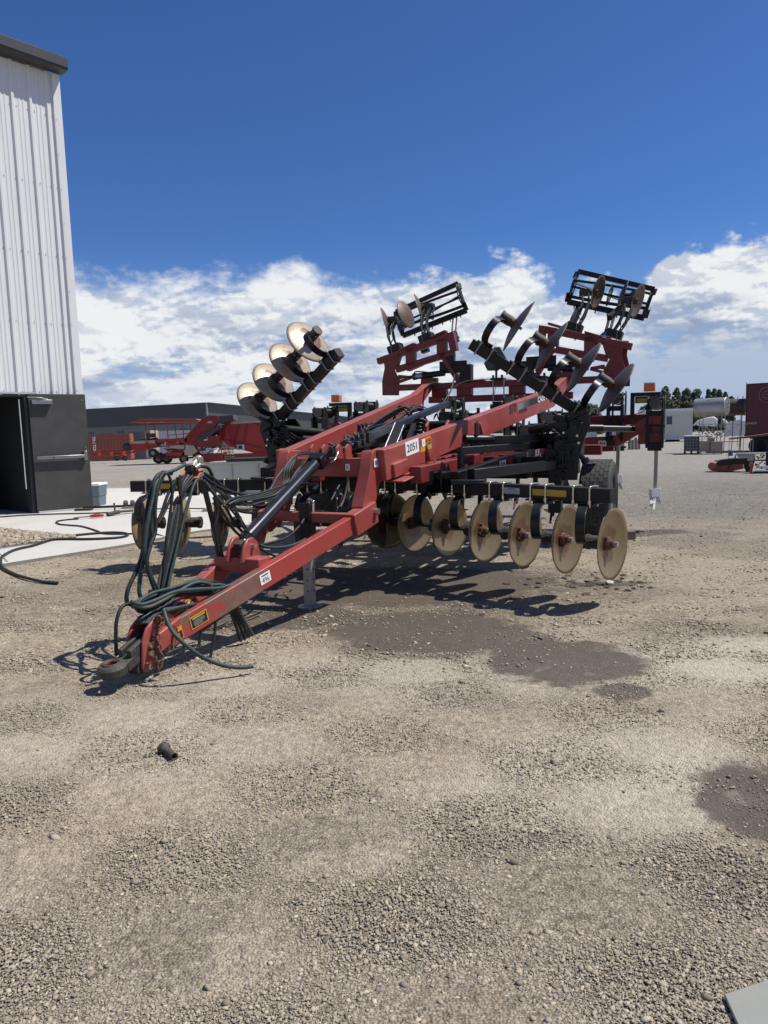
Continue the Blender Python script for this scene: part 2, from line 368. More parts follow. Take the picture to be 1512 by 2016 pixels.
# ================================================================== THE IMPLEMENT
# local frame of the machine: x forward (towards the hitch), y to the side that faces the camera's right, z up
MF, ML, MU = Vector((-.40020, -.91642, -.00234)), Vector((.91631, -.40011, -.01685)), Vector((.01450, -.00888, .99986))
MT = Vector((-.37389, 7., 0.))
ripper = bpy.data.objects.new('disk_ripper', None); S.collection.objects.link(ripper)
mm = Matrix.Identity(4)
for i in range(3): mm[i][0] = MF[i]; mm[i][1] = ML[i]; mm[i][2] = MU[i]; mm[i][3] = MT[i]
ripper.matrix_world = mm
tag(ripper, 'large red and black folding disk ripper with raised wings, parked in the gravel yard', 'farm implement')
def MP(px, py, ax, val):
    """machine coordinates of the point seen at a pixel on the plane where coordinate ax = val"""
    d = ray(px, py); o = Vector((0, 0, CAMH)) - MT
    oo = Vector((o.dot(MF), o.dot(ML), o.dot(MU))); dd = Vector((d.dot(MF), d.dot(ML), d.dot(MU)))
    return oo + dd * ((val - oo[ax]) / dd[ax])
def mir(v): return Vector((v[0], -v[1], v[2]))
def V(*a): return Vector(a)
SIDES = ((1, None), (-1, mir))

# ---- tongue: two converging rails, front clevis plates, cross members
tg = MB()
tg.use(RED)
for s in (1, -1):
    tg.use(REDS if s == 1 else RED)
    a0, a1 = V(.62, s * .453, .795), V(2.72, s * .044, .278)
    tg.beam(a0, a1, .08, .155)
    tg.use(RED)
    tg.beam(V(2.60, s * .085, .335), V(2.86, s * .075, .255), .035, .12)          # nose casting
    # sleeve at the pivot end
    tg.beam(V(.46, s * .482, .836), V(.80, s * .430, .752), .115, .195)
    # clevis cheek
    ck = [V(2.645, s * .047, .40), V(2.705, s * .047, .435), V(2.825, s * .047, .43), V(2.905, s * .047, .38), V(2.945, s * .047, .31), V(2.960, s * .047, .15), V(2.935, s * .047, .105), V(2.875, s * .047, .12), V(2.785, s * .047, .22), V(2.705, s * .047, .27)]
    tg.prism(ck, V(0, s * .022, 0))
tg.box(.70, .80, -.41, .41, .765, .85)
tg.box(1.70, 1.86, -.20, .20, .52, .632)
tg.box(2.66, 2.84, -.047, .047, .27, .31)
for l in (-.075, .055):
    tg.prism([V(1.64, l, .60), V(1.68, l, .73), V(1.74, l, .775), V(1.81, l, .77), V(1.86, l, .72), V(1.90, l, .60)], V(0, .025, 0))
tongue = tg.build('tongue', parent=ripper, bevel=.008)
def one(name, p, q, r, n, mt, parent, bevel=0.):
    b_ = MB(); b_.use(mt); b_.cyl(p, q, r, n); return b_.build(name, parent=parent, bevel=bevel)
for (a, z) in ((2.89, .275), (2.895, .225), (2.91, .145)):
    for s in (1, -1): one('bolt', V(a, s * .069, z), V(a, s * .090, z), .022, 6, ZINC, tongue, .003)
one('pivot_bolt', V(.51, .53, .845), V(.51, .57, .845), .03, 6, ZINC, tongue, .003); one('pivot_bolt', V(1.76, .08, .71), V(1.76, .11, .71), .022, 6, ZINC, tongue, .003)
# hitch eye
h = MB(); h.use(CAST)
RC = V(3.135, 0, .19); ax = V(.12, 0, 1).normalized()
h.lathe(RC, ax, [(.041, -.034), (.072, -.038), (.085, -.026), (.085, .016), (.072, .031), (.055, .035), (.055, .046), (.041, .046), (.041, -.034)], 28)
h.use(RUST); h.lathe(RC, ax, [(.040, .045), (.031, .037), (.031, -.032), (.040, -.034)], 24)
h.use(CAST)
h.taper(V(3.07, 0, .185), V(2.93, 0, .225), .12, .060, .090, .07)
h.taper(V(3.03, .035, .235), V(2.85, .028, .265), .035, .08, .025, .15); h.taper(V(3.03, -.035, .235), V(2.85, -.028, .265), .035, .08, .025, .15)
h.cyl(V(2.93, -.044, .145), V(2.93, .044, .145), .05, 16)
h.build('hitch_eye', parent=ripper, bevel=.006)
# safety chain
ch = MB(); ch.use(RUST)
def chain(mb, pts, link=.042, r=.0055):
    P = [Vector(p) for p in pts]; L = [0]
    for i in range(1, len(P)): L.append(L[-1] + (P[i] - P[i - 1]).length)
    n = int(L[-1] / (link * .72)); k = 0
    for j in range(n):
        s0 = L[-1] * j / n; i = max(q for q in range(len(L)) if L[q] <= s0); i = min(i, len(P) - 2)
        u = (s0 - L[i]) / max(1e-6, L[i + 1] - L[i]); c = P[i].lerp(P[i + 1], u); d = (P[i + 1] - P[i]).normalized()
        a = d.orthogonal().normalized(); b = d.cross(a); a, b = (a, b) if j % 2 else (b, a)
        mb.tube([c + d * (math.cos(t) * link * .5) + a * (math.sin(t) * link * .32) for t in [x * math.pi / 5 for x in range(11)]], r, 5, 1)
chain(ch, [MP(282, 1222, 1, -.05), MP(300, 1227, 1, .03), MP(312, 1215, 1, .10), MP(320, 1222, 1, .08), MP(309, 1240, 1, .10), MP(312, 1270, 1, .11), MP(318, 1300, 1, .11), MP(312, 1318, 1, .11), MP(306, 1290, 1, .11)])
chain(ch, [MP(330, 1222, 1, .08), MP(345, 1240, 1, .11), MP(342, 1265, 1, .11), MP(335, 1283, 1, .11), MP(325, 1290, 1, .11)])
ch.build('safety_chain', parent=ripper)
# ---- labels on the tongue
def rail_pt(u, s=1):  # point on outer face of the rail
    a0, a1 = V(.62, s * .453, .795), V(2.72, s * .044, .278); d = (a1 - a0).normalized(); sd = d.cross(V(0, 0, 1)).normalized()
    if sd.y * s < 0: sd = -sd
    return a0 + (a1 - a0) * u + sd * .042, -d if s == 1 else d, sd
lb = MB(); o, u, n = rail_pt(.588); v = n.cross(u) ; v = v if v.z > 0 else -v
panel(lb, o + v * .01, u, v, .108, .078, WHT); write(lb, '496', o - v * .004, u, v, .055, INK, .003, .0, .92); panel(lb, o + v * .035, u, v, .07, .008, INK, .001, .003)
lb.build('number_label', parent=tongue)
lb = MB(); o, u, n = rail_pt(.885)
panel(lb, o, u, v, .15, .085, YEL); panel(lb, o, u, v, .135, .070, INK, .001, .0022); scribble(lb, o - v * .008, u, v, .12, .045, 5, STEEL, .0033); panel(lb, o + v * .026, u, v, .11, .010, YEL, .001, .0033)
lb.build('warning_label', parent=tongue)
lb = MB(); o, u, n = rail_pt(.972)
panel(lb, o - v * .01, u, v, .09, .085, ORGINK); panel(lb, o - v * .022, u, v, .078, .05, INK, .001, .0022); scribble(lb, o - v * .022, u, v, .06, .035, 3, YEL, .0033)
lb.build('warning_label', parent=tongue)
# inner face of the far rail
d = (V(2.72, -.044, .278) - V(.62, -.453, .795)).normalized(); sd = d.cross(V(0, 0, 1)).normalized(); sd = sd if sd.y > 0 else -sd
v2 = sd.cross(-d); v2 = v2 if v2.z > 0 else -v2
for uu, w_ in ((.80, .16), (.90, .13)):
    o = V(.62, -.453, .795).lerp(V(2.72, -.044, .278), uu) + sd * .042; lb = MB()
    panel(lb, o, -d, v2, w_, .11, ORGINK); panel(lb, o, -d, v2, w_ - .02, .095, INK, .001, .0022)
    if uu < .85: panel(lb, o + d * .045, -d, v2, .05, .085, WHT, .001, .0033)
    panel(lb, o + v2 * .033, -d, v2, w_ - .03, .022, ORGINK, .001, .0033); scribble(lb, o - v2 * .014, -d, v2, .09, .05, 4, YEL, .0044)
    lb.build('warning_label', parent=tongue)

# ---- jack
j = MB(); j.use(BLK)
j.box(.71, .82, -.06, .05, .50, .93); j.box(.66, .72, -.13, .12, .80, .86)
j.use(STEEL); j.box(.725, .805, -.046, .036, .02, .52)
j.use(INK)
for z in (.15, .25, .35): j.cyl(V(.8055, .0, z), V(.8075, .0, z), .009, 8); j.cyl(V(.76, .0365, z), V(.76, .0385, z), .009, 8)
jack = j.build('jack', parent=ripper, bevel=.006)
j = MB(); j.use(STEEL); j.lathe(V(.765, -.005, .0), V(0, 0, 1), [(.0, .0), (.11, .0), (.11, .012), (.05, .022), (0., .022)], 16); j.build('jack_foot', parent=jack)
j = MB(); j.use(CHROME); j.tube([V(.77, .0, .93), V(.80, .03, .965), V(.84, .09, .965), V(.86, .11, .94), V(.86, .11, .86)], .011, 8, 5); j.build('jack_handle', parent=jack)

# ---- lift cylinder
c0, c1 = V(.56, 0, 1.285), V(1.66, 0, .785); dd = (c1 - c0).normalized()
c = MB(); c.use(CYL); c.cyl(c0, c1, .052, 28); c.cyl(c1, c1 + dd * .045, .058, 28); c.cyl(c1 + dd * .045, c1 + dd * .09, .05, 28, .034)
c.cyl(c0 + dd * .42 + V(0, .05, 0), c0 + dd * .42 + V(0, .20, 0), .012, 10); c.cyl(c0 + dd * .40 + V(0, .19, -.02), c0 + dd * .48 + V(0, .19, -.02), .016, 10)
c.use(BLK); c.beam(c0 - dd * .06, c0 + dd * .05, .13, .115)
for s in (1, -1): c.beam(c0 - dd * .17 + V(0, s * .045, .01), c0 - dd * .04 + V(0, s * .045, 0), .022, .075)
cylo = c.build('lift_cylinder', parent=ripper, bevel=.004)
c = MB(); c.use(CHROME); c.cyl(c1 + dd * .085, c1 + dd * .13, .022, 14); c.use(CAST); c.beam(c1 + dd * .12, c1 + dd * .19, .06, .06); c.build('cylinder_rod', parent=cylo, bevel=.004)

# ---- main frame: portal, long upper beams, lower field frame
fr = MB(); fr.use(RED)
fr.box(.26, .40, -.375, .375, 1.14, 1.305)
for s in (1, -1):
    fr.prism([V(.44, s * .375, 1.35), V(.41, s * .375, 1.375), V(.20, s * .375, 1.375), V(.20, s * .375, 1.13), V(.29, s * .375, 1.07), V(.45, s * .375, .80), V(.64, s * .375, .80), V(.665, s * .375, .90), V(.48, s * .375, 1.22)], V(0, s * .11, 0))
    fr.prism([V(.41, s * .485, 1.315), V(.20, s * .485, 1.33), V(.20, s * .485, 1.10), V(.33, s * .485, 1.08)], V(0, s * .008, 0))
    for l in (.10, -.10): pass
for l in (-.17, -.05, .10, .19): fr.prism([V(.28, l, 1.30), V(.30, l, 1.41), V(.36, l, 1.435), V(.41, l, 1.40), V(.42, l, 1.30)], V(0, .022, 0))
fr.build('portal_frame', parent=ripper, bevel=.012)
BH, BW = .265, .115
def bcent(u, s=1):   # centre line of the long beams
    return V(.28, s * .4985, 1.245).lerp(V(-4.70, s * 1.085, 1.975), u)
for s, X in SIDES:
    b = MB(X); b.use(RED)
    p, q = bcent(0), bcent(1)
    b.beam(p, q, BW, BH)
    b.beam(V(.335, .4985, 1.238), V(.22, .511, 1.255), BW + .018, BH + .02)         # front sleeve
    d = (q - p).normalized(); n_ = d.cross(V(0, 0, 1)).normalized(); n_ = n_ if n_.y > 0 else -n_; w_ = n_.cross(d); w_ = w_ if w_.z > 0 else -w_
    # upturned, narrowing tail
    e = V(-5.60, 1.165, 2.305)
    b.taper(q - w_ * .0 + d * -.02, e - V(0, 0, .03), BW, BH, BW * .9, .16)
    bk_ = V(.09, .521, 1.20) + V(0, BW / 2 + .018, 0); b.frame(bk_, d, V(0, 1, 0), w_, .27, .05, .13); b.frame(V(.03, .63, 1.115), d, V(0, 1, 0), w_, .40, .18, .016)
    # weld ribs and feet
    for uu in (.155, .43):
        o = p.lerp(q, uu) + n_ * (BW / 2); b.prism([o - w_ * .13, o + w_ * .05, o + n_ * .015 + w_ * .05, o + n_ * .05 - w_ * .13], d * .018)
        b.frame(o - w_ * (BH / 2 + .012) + n_ * .04, d, n_, w_, .16, .17, .016)
        b.use(ZINC); b.cyl(o - w_ * (BH / 2 + .004) + n_ * .09, o - w_ * (BH / 2 - .02) + n_ * .09, .017, 6); b.use(RED)
    bo = b.build('upper_beam', parent=ripper, bevel=.014)
    if s == 1:
        def bp(px, py): # point on the outer face seen at a pixel
            B_ = MP(px, py, 0, -1.); A_ = MP(px, py, 0, -3.); dd_ = (A_ - B_)
            P = B_ + dd_ * ((p + n_ * (BW / 2) - B_).dot(n_) / dd_.dot(n_))
            return P
        lb = MB(); o = bp(811.5, 880); U = d
        panel(lb, o, U, w_, .27, .135, WHT); write(lb, '2051', o - w_ * .003, U, w_, .105, INK, .003, 0.0008, 1.08)
        lb.build('lot_number_label', parent=bo)
        lb = MB(); o = bp(839.5, 875.5); panel(lb, o + w_ * .035, U, w_, .20, .075, ORGINK); panel(lb, o + w_ * .03 - U * .062, U, w_, .070, .07, WHT, .001, .0022); panel(lb, o + w_ * .025 + U * .035, U, w_, .105, .055, INK, .001, .0022)
        scribble(lb, o + w_ * .025 + U * .035, U, w_, .09, .045, 4, ORGINK, .0033); write(lb, 'C', o + w_ * .03 - U * .06, U, w_, .04, INK, .0035, 0., 1.5)
        panel(lb, o - w_ * .030 - U * .01, U, w_, .24, .05, YEL)
        lb.build('warning_label', parent=bo)
        lb = MB(); write(lb, '870', bp(1009.5, 805), U, w_, .175, INK, .002, .0025, 1.0, .12); lb.build('model_number', parent=bo)
        lb = MB(); pa, pb_, pc_ = bp(1019, 801.5), bp(1047, 791), bp(1090, 775.5)
        panel(lb, pa.lerp(pb_, .5), U, w_, (pb_ - pa).length, .085, STEEL, .001, .001)
        for k in range(8): panel(lb, pa.lerp(pb_, .36 + k * .085), U, w_, (pb_ - pa).length * (.022 + .008 * k), .084, INK, .001, .0022)
        panel(lb, pb_.lerp(pc_, .5), U, w_, (pc_ - pb_).length, .085, INK, .001, .001); write(lb, 'CASE IH', bp(1069, 784), U, w_, .105, WHT, .004, .004, 1.35, .12)
        lb.build('brand_stripe', parent=bo)
        lb = MB(); write(lb, 'ECOLO-TIGER', bp(1030, 809), U, w_, .040, INK, .002, .001, 1.25); panel(lb, bp(1030, 805), U, w_, .30, .006, INK, .001, .001)
        lb.build('model_lettering', parent=bo)
lb = MB(); uu, vv = V(-1, 0, 0), V(0, 0, 1)
o = V(.335, .494, 1.265); panel(lb, o + V(.03, 0, 0), uu, vv, .13, .075, WHT); panel(lb, o - V(.072, 0, -.002), uu, vv, .072, .078, REDINK); write(lb, 'E-N', o + V(.03, 0, 0), uu, vv, .050, INK, .003, .002, 1.2); scribble(lb, o - V(.062, 0, .01), uu, vv, .055, .05, 4, INK, .003)
lb.build('warning_label', parent=ripper)
lb = MB(); panel(lb, V(.402, .22, 1.225), V(0, 1, 0), vv, .045, .06, WHT); write(lb, 'K', V(.402, .22, 1.225), V(0, 1, 0), vv, .04, INK, .003); lb.build('warning_label', parent=ripper)

lf = MB(); lf.use(RED2)
for a in (-3.3, -4.75): lf.beam(V(a, -2.0, 1.25), V(a, 2.0, 1.25), .13, .13, (0, 0, 1))
for s in (1, -1):
    lf.beam(V(.0, s * .72, 1.13), V(-5.6, s * .92, 1.30), .12, .16)
    lf.beam(V(-.2, s * .45, 1.10), V(-3.3, s * .30, 1.22), .10, .12)
    lf.use(RED); lf.prism([V(-2.2, s * 1.05, 1.40), V(-2.2, s * 1.50, 1.40), V(-3.2, s * 1.75, 1.40), V(-3.2, s * 1.15, 1.40)], V(0, 0, .02)); lf.use(RED2)
lf.build('lower_frame', parent=ripper, bevel=.01)
b = MB(); b.use(BLKD)
b.beam(V(-1.95, -1.75, 1.10), V(-1.95, 1.75, 1.10), .13, .24); b.beam(V(-2.55, -1.6, 1.14), V(-2.55, 1.6, 1.14), .11, .16); b.beam(V(-1.25, -1.5, 1.08), V(-1.25, 1.5, 1.08), .10, .12)
for l in (-1.3, -.55, .2, .95, 1.45): b.box(-2.6, -1.2, l - .05, l + .05, 1.02, 1.14)
b.build('tool_bar', parent=ripper, bevel=.008)
for l in (.95, 1.15, 1.35, 1.5, -.9, -1.2): one('stud', V(-1.90, l, 1.18), V(-1.90, l, 1.27), .012, 6, ZINC, ripper)
b = MB(); b.use(BLKD); rr_ = random.Random(3)
for i in range(26):
    p_ = V(rr_.uniform(-3.4, -1.9), rr_.uniform(-.45, .62), rr_.uniform(1.32, 1.72)); q_ = p_ + V(rr_.uniform(-.3, .3), rr_.uniform(-.25, .25), rr_.uniform(-.12, .12))
    if i % 3: b.tube([p_, p_.lerp(q_, .5) + V(0, 0, rr_.uniform(.02, .12)), q_, q_ + V(-.1, .05, -.12)], rr_.choice([.008, .010, .012]), 6)
    else: b.frame(p_, (1, rr_.uniform(-.2, .2), rr_.uniform(-.3, .3)), (0, 1, 0), (0, 0, 1), rr_.uniform(.08, .25), rr_.uniform(.04, .1), rr_.uniform(.05, .12)); b.cyl(p_, p_ + V(0, 0, .1), .022, 8)
b.build('hydraulic_fittings', parent=ripper)
# side arms that carry the outer ripper shanks, lamps
for s, X in SIDES:
    b = MB(X); b.use(RED)
    b.beam(V(-4.75, 1.30, 1.30), V(-4.70, 2.08, 1.33), .15, .145); b.beam(V(-4.70, 2.05, 1.33), V(-4.70, 2.52, 1.625), .15, .155)
    b.beam(V(-4.70, 2.46, 1.60), V(-4.70, 2.66, 1.60), .15, .155); b.box(-4.80, -4.62, 2.34, 2.68, 1.28, 1.53)
    b.use(RED2); b.beam(V(-4.95, 1.30, 1.615), V(-4.95, 2.45, 1.635), .14, .15)
    arm = b.build('side_arm', parent=ripper, bevel=.01)
    if s == 1:
        lb = MB(); o = MP(1186, 873, 0, -4.618); panel(lb, o, V(0, 1, 0), vv, .11, .08, WHT); panel(lb, o + V(0, .12, 0), V(0, 1, 0), vv, .12, .075, INK); write(lb, 'E-N', o, V(0, 1, 0), vv, .05, INK, .003, .003); lb.build('warning_label', parent=arm)
    b = MB(X); b.use(BLK)
    b.box(-4.75, -4.68, 2.22, 2.275, 1.66, 2.00); b.box(-4.75, -4.68, 2.22, 2.62, 1.955, 2.01); b.box(-4.75, -4.735, 2.28, 2.60, 1.86, 1.953)
    b.use(YEL); b.box(-4.734, -4.730, 2.30, 2.57, 1.865, 1.93)
    post = b.build('lamp_post', parent=ripper, bevel=.004)
    b = MB(X); b.use(AMB); b.box(-4.74, -4.63, 2.40, 2.55, 2.02, 2.115); b.use(GREYP); b.box(-4.745, -4.625, 2.40, 2.55, 2.117, 2.145)
    if s == -1: pass
    b.build('amber_lamp', parent=ripper, bevel=.006)
    b = MB(X); b.use(RUB); b.tube([V(-4.7, 2.50, 2.0), V(-4.7, 2.47, 1.85), V(-4.72, 2.40, 1.75), V(-4.74, 2.26, 1.70)], .006, 5); b.build('lamp_wire', parent=post)

# ---- trip spring + shank assemblies
def shank(a, l, z, tip=.35, white=False, wing=False, X=None, post=True):
    """z = height of the spring axis; mount plates below clamp a tube at z-.38"""
    b = MB(X); b.use(BLKD)
    for dl in (-.095, .095):
        b.prism([V(a + .22, l + dl - .01, z - .52), V(a + .24, l + dl - .01, z + .06), V(a + .17, l + dl - .01, z + .10), V(a + .10, l + dl - .01, z + .04), V(a + .08, l + dl - .01, z - .30), V(a - .24, l + dl - .01, z - .34), V(a - .26, l + dl - .01, z - .54)], V(0, .02, 0))
        b.prism([V(a - .16, l + dl * .95, z - .40), V(a - .22, l + dl * .95, z + .06), V(a - .30, l + dl * .95, z + .13), V(a - .36, l + dl * .95, z + .06), V(a - .30, l + dl * .95, z - .42)], V(0, .018, 0))
    if white: b.box(a + .12, a + .27, l - .115, l - .075, z - .60, z - .08); b.box(a + .12, a + .27, l + .075, l + .115, z - .60, z - .08); b.box(a + .10, a + .22, l - .09, l + .09, z - .64, z - .52); b.box(a + .10, a + .22, l - .09, l + .09, z - .17, z - .10); b.cyl(V(a + .24, l - .13, z - .30), V(a + .24, l + .13, z - .30), .018, 8)
    b.cyl(V(a + .17, l - .09, z + .06), V(a + .17, l + .09, z + .06), .018, 10); b.cyl(V(a - .30, l - .09, z + .08), V(a - .30, l + .09, z + .08), .018, 10)
    b.cyl(V(a - .22, l - .09, z - .40), V(a - .22, l + .09, z - .40), .03, 10)
    r = b.build('ripper_shank', parent=ripper, bevel=.004)
    b = MB(X); b.use(CYL); b.cyl(V(a + .25, l, z), V(a + .12, l, z), .080, 20); b.cyl(V(a - .20, l, z), V(a - .29, l, z), .078, 20); b.use(BLK); b.coil(V(a + .14, l, z), V(a - .22, l, z), .072, .011, 13, 6); b.cyl(V(a + .14, l, z), V(a - .22, l, z), .042, 14)
    b.build('trip_spring', parent=r)
    b = MB(X); b.use(STEEL if white else BLKD)
    prof = [V(a - .20, l, z - .40), V(a - .30, l, z - .56), V(a - .34, l, (z - .56 + tip) / 2 + .12), V(a - .28, l, tip + .12), V(a - .16, l, tip)]
    b.ribbon(prof, (0, 1, 0), .050, .085)
    b.use(WHTCAP if white else RUST)
    b.taper(V(a - .235, l, tip + .10), V(a - .02, l, tip - .10), .045, .05, .02, .02)
    if white: b.frame(V(a - .25, l, tip + .12), (1, .3, .2), (-.3, 1, .1), (-.2, -.1, 1), .15, .13, .12); b.frame(V(a - .16, l - .03, tip + .01), (1, .1, -.9), (0, 1, .2), (.9, 0, 1), .14, .07, .06); b.frame(V(a - .30, l + .05, tip + .02), (1, 0, .3), (0, 1, .4), (-.3, -.4, 1), .10, .05, .10)
    elif wing: b.prism([V(a - .30, l - .14, tip + .04), V(a - .02, l, tip + .03), V(a - .30, l + .14, tip + .04)], V(0, 0, .015))
    b.build('shank_blade', parent=r, bevel=.003)
    return r
for s, X in SIDES:
    shank(-4.45, 2.58, 1.84, .46, True, X=X)
    shank(-4.85, 2.02, 1.93, .62, True, X=X)
    shank(-3.30, 1.35, 1.66, .38, False, True, X=X)
shank(-3.30, .0, 1.70, .35, False, True)
shank(-4.75, -.46, 1.93, .38); shank(-4.75, .52, 1.93, .38)
shank(-1.95, .70, 1.55, .34); shank(-1.95, -.70, 1.55, .34); shank(-2.55, 1.25, 1.50, .36, False, True); shank(-2.55, .28, 1.52, .34, False, True)

# ---- disc gangs
SL = .38
def ground_tube(l): return V(.17 - SL * (2.49 - l), l, .992)
def disc_mesh(name, mt, flip):
    b = MB(); b.use(mt); Rr, dp, th = .303, .062, .006; s = -1 if flip else 1
    prof = [(0.001, -dp)] + [(Rr * k / 10, -dp + dp * (k / 10) ** 2) for k in range(1, 11)] + [(Rr, th)] + [(Rr * k / 10, -dp + dp * (k / 10) ** 2 + th) for k in range(9, 0, -1)] + [(.001, -dp + th)]
    b.lathe(V(0, 0, 0), V(0, 0, s), prof, 48)
    o = b.build(name); me = o.data; bpy.data.objects.remove(o); return me
def place(name, me, parent, P, n):
    o = bpy.data.objects.new(name, me); S.collection.objects.link(o); o.parent = parent
    o.matrix_local = Matrix.Translation(P) @ Vector(n).normalized().to_track_quat('Z', 'X').to_matrix().to_4x4() @ Matrix.Rotation(random.uniform(0, 6.28), 4, 'Z')
    return o
DM = disc_mesh('disc', DISC, False); DMW = disc_mesh('disc', DISCW, False); DMD = disc_mesh('disc', DISCD, False)
def hub_mesh():
    b = MB(); b.use(RUST)
    b.cyl(V(0, 0, -.01), V(0, 0, -.055), .052, 16, .05); b.cyl(V(0, 0, .0), V(0, 0, .03), .060, 14, .052); b.cyl(V(0, 0, .03), V(0, 0, .065), .040, 10, .034)
    for k in range(4):
        t = k * math.pi / 2 + .4; b.cyl(V(math.cos(t) * .062, math.sin(t) * .062, -.02), V(math.cos(t) * .062, math.sin(t) * .062, .022), .013, 6)
    b.use(STEEL); b.cyl(V(0, 0, .065), V(0, 0, .095), .024, 8)
    b.use(CAST); b.cyl(V(0, 0, -.05), V(0, 0, -.16), .058, 18); b.cyl(V(0, 0, -.15), V(0, 0, -.18), .066, 14)
    o = b.build('hub', bevel=0); me = o.data; bpy.data.objects.remove(o); return me
HUB = hub_mesh()
def gang(s, wing):
    """tube with C-shaped spring shanks, discs and hubs; the wing gang is the same thing folded over"""
    ang = R(145.6)
    if wing:
        O = V(-1.64, 2.49, .575)       # ground-frame position of outermost disc, moved to its folded place
        def T(v):
            v = Vector(v) - V(.04, 2.49, .575); c, sn = math.cos(ang), math.sin(ang)
            w = V(v.x - 1.66, v.y * c - v.z * sn + 1.30, v.y * sn + v.z * c + 2.64); return w if s == 1 else mir(w)
        slope, ntub, off, ns = .29, 4, +.15, -1
        sp = .40; ls = [2.49 - sp * k for k in range(4)]; ta, l_in, l_out = .05, 1.33, 2.80
    else:
        def T(v): return Vector(v) if s == 1 else mir(v)
        slope, off, ns = SL, -.22, 1
        ls = [2.49, 2.10, 1.69, 1.28, .86, .44] + ([.06] if s == 1 else [.02]); ta, l_in, l_out = .13, -.10, 2.50
    def tub(l): return V(.04 + ta - slope * (2.49 - l), l, .992)
    def T0(v): return T(v)
    TS = .115
    b = MB(T); b.use(BLKD if not wing else BLK); dirn = V(slope, 1, 0).normalized()
    b.beam(tub(l_in), tub(l_out), TS, TS)
    b.beam(tub(l_out), tub(l_out + .004), TS + .004, TS + .004)
    par = b.build('disc_gang', parent=ripper, bevel=.008)
    clampm = MB(T); ub = MB(T)
    side = V(1, -slope, 0).normalized()
    for k, l in enumerate(ls):
        P = V(.04 - slope * (2.49 - l), l, .575); n = V(.3, .95, 0).normalized()
        if not wing and k >= 6: n = V(.55, .83, 0).normalized()
        nn = (T(P + n) - T(P)).normalized()
        if wing: nn = -nn; me = DMW if s == -1 else DMD
        else: me = DM if s == 1 else DMD if k > 3 else DISCM_L
        Pw = T(P)
        place('disc', me, par, Pw, nn); place('hub', HUB, par, Pw - nn * (.048), nn)
        lc = l + off; C = tub(lc); zb = C.z - TS / 2
        # clamp plate + U-bolts
        clampm.use(BLK); clampm.frame(C - V(0, 0, TS / 2 + .012) - side * .0, dirn, side, V(0, 0, 1), .25, .15, .014)
        clampm.use(BLKD); clampm.frame(C - V(0, 0, TS / 2 + .035) + side * -.02, dirn, side, V(0, 0, 1), .10, .12, .03)
        ub.use(ZINC if not wing else STEEL)
        for q in (-.075, .075):
            c = C + dirn * q; w_ = TS / 2 + .010
            ub.tube([c + side * w_ - V(0, 0, w_ + .035), c + side * w_ + V(0, 0, w_ - .02), c + side * (w_ - .018) + V(0, 0, w_), c - side * (w_ - .018) + V(0, 0, w_), c - side * w_ + V(0, 0, w_ - .02), c - side * w_ - V(0, 0, w_ + .035)], .009, 8, 3)
            for e in (1, -1): ub.cyl(c + side * w_ * e - V(0, 0, TS / 2 + .02), c + side * w_ * e - V(0, 0, TS / 2 - .012), .017, 6)
        # C spring
        sp_ = MB(T); sp_.use(BLK)
        ca = C.x; pts = []
        for (da, z) in ((-.06, .905), (.08, .903), (.17, .890), (.245, .850), (.285, .790), (.290, .715), (.26, .650), (.20, .612), (.10, .598), (-.06, .598)):
            pts.append(V(ca + da, lc, z))
        sp_.ribbon(pts, (0, 1, 0), .078, .020)
        sp_.use(CAST); e = V(ca - .05, lc, .588); hp = P - n * (.10 * ns)
        sp_.beam(e, V(hp.x, hp.y, .575), .05, .032, ext=.02); sp_.beam(e + V(0, 0, -.03), V(hp.x, hp.y, .545), .03, .022, ext=.0)
        sp_.use(ZINC); sp_.cyl(e + V(.03, 0, .02), e + V(.03, 0, .04), .012, 6); sp_.cyl(e + V(-.03, 0, .02), e + V(-.03, 0, .04), .012, 6)
        sp_.build('spring_shank', parent=par, bevel=.003)
    clampm.build('clamp_plate', parent=par, bevel=.003); ub.build('u_bolt', parent=par)
    return par, T, tub, dirn, side, TS
DISCM_L = disc_mesh('disc', mat('pale_disc_steel', (.34, .27, .17), .42, .2, .15, 10, bump=.1, fn=discfn(.6)), False)
for s in (1, -1):
    par, T, tub, dirn, side, TS = gang(s, False)
    lb = MB(T); c = tub(1.98 if s == 1 else 2.10); lb.use(YEL); lb.frame(c + side * (TS / 2 + .001), dirn, side, V(0, 0, 1), .33 if s == 1 else .40, .003, .055); lb.build('reflector', parent=par)
    if s == 1:
        lb = MB(T); c = tub(1.62) + side * (TS / 2 + .001); lb.use(GREYP); lb.frame(c, dirn, side, V(0, 0, 1), .17, .003, .055)
        for k in range(4): lb.use(INK); lb.frame(c + side * .0022 + V(0, 0, .018 - k * .012), dirn, side, V(0, 0, 1), .07 if k == 0 else .13, .001, .006 if k == 0 else .002)
        lb.build('instruction_label', parent=par)
    gang(s, True)
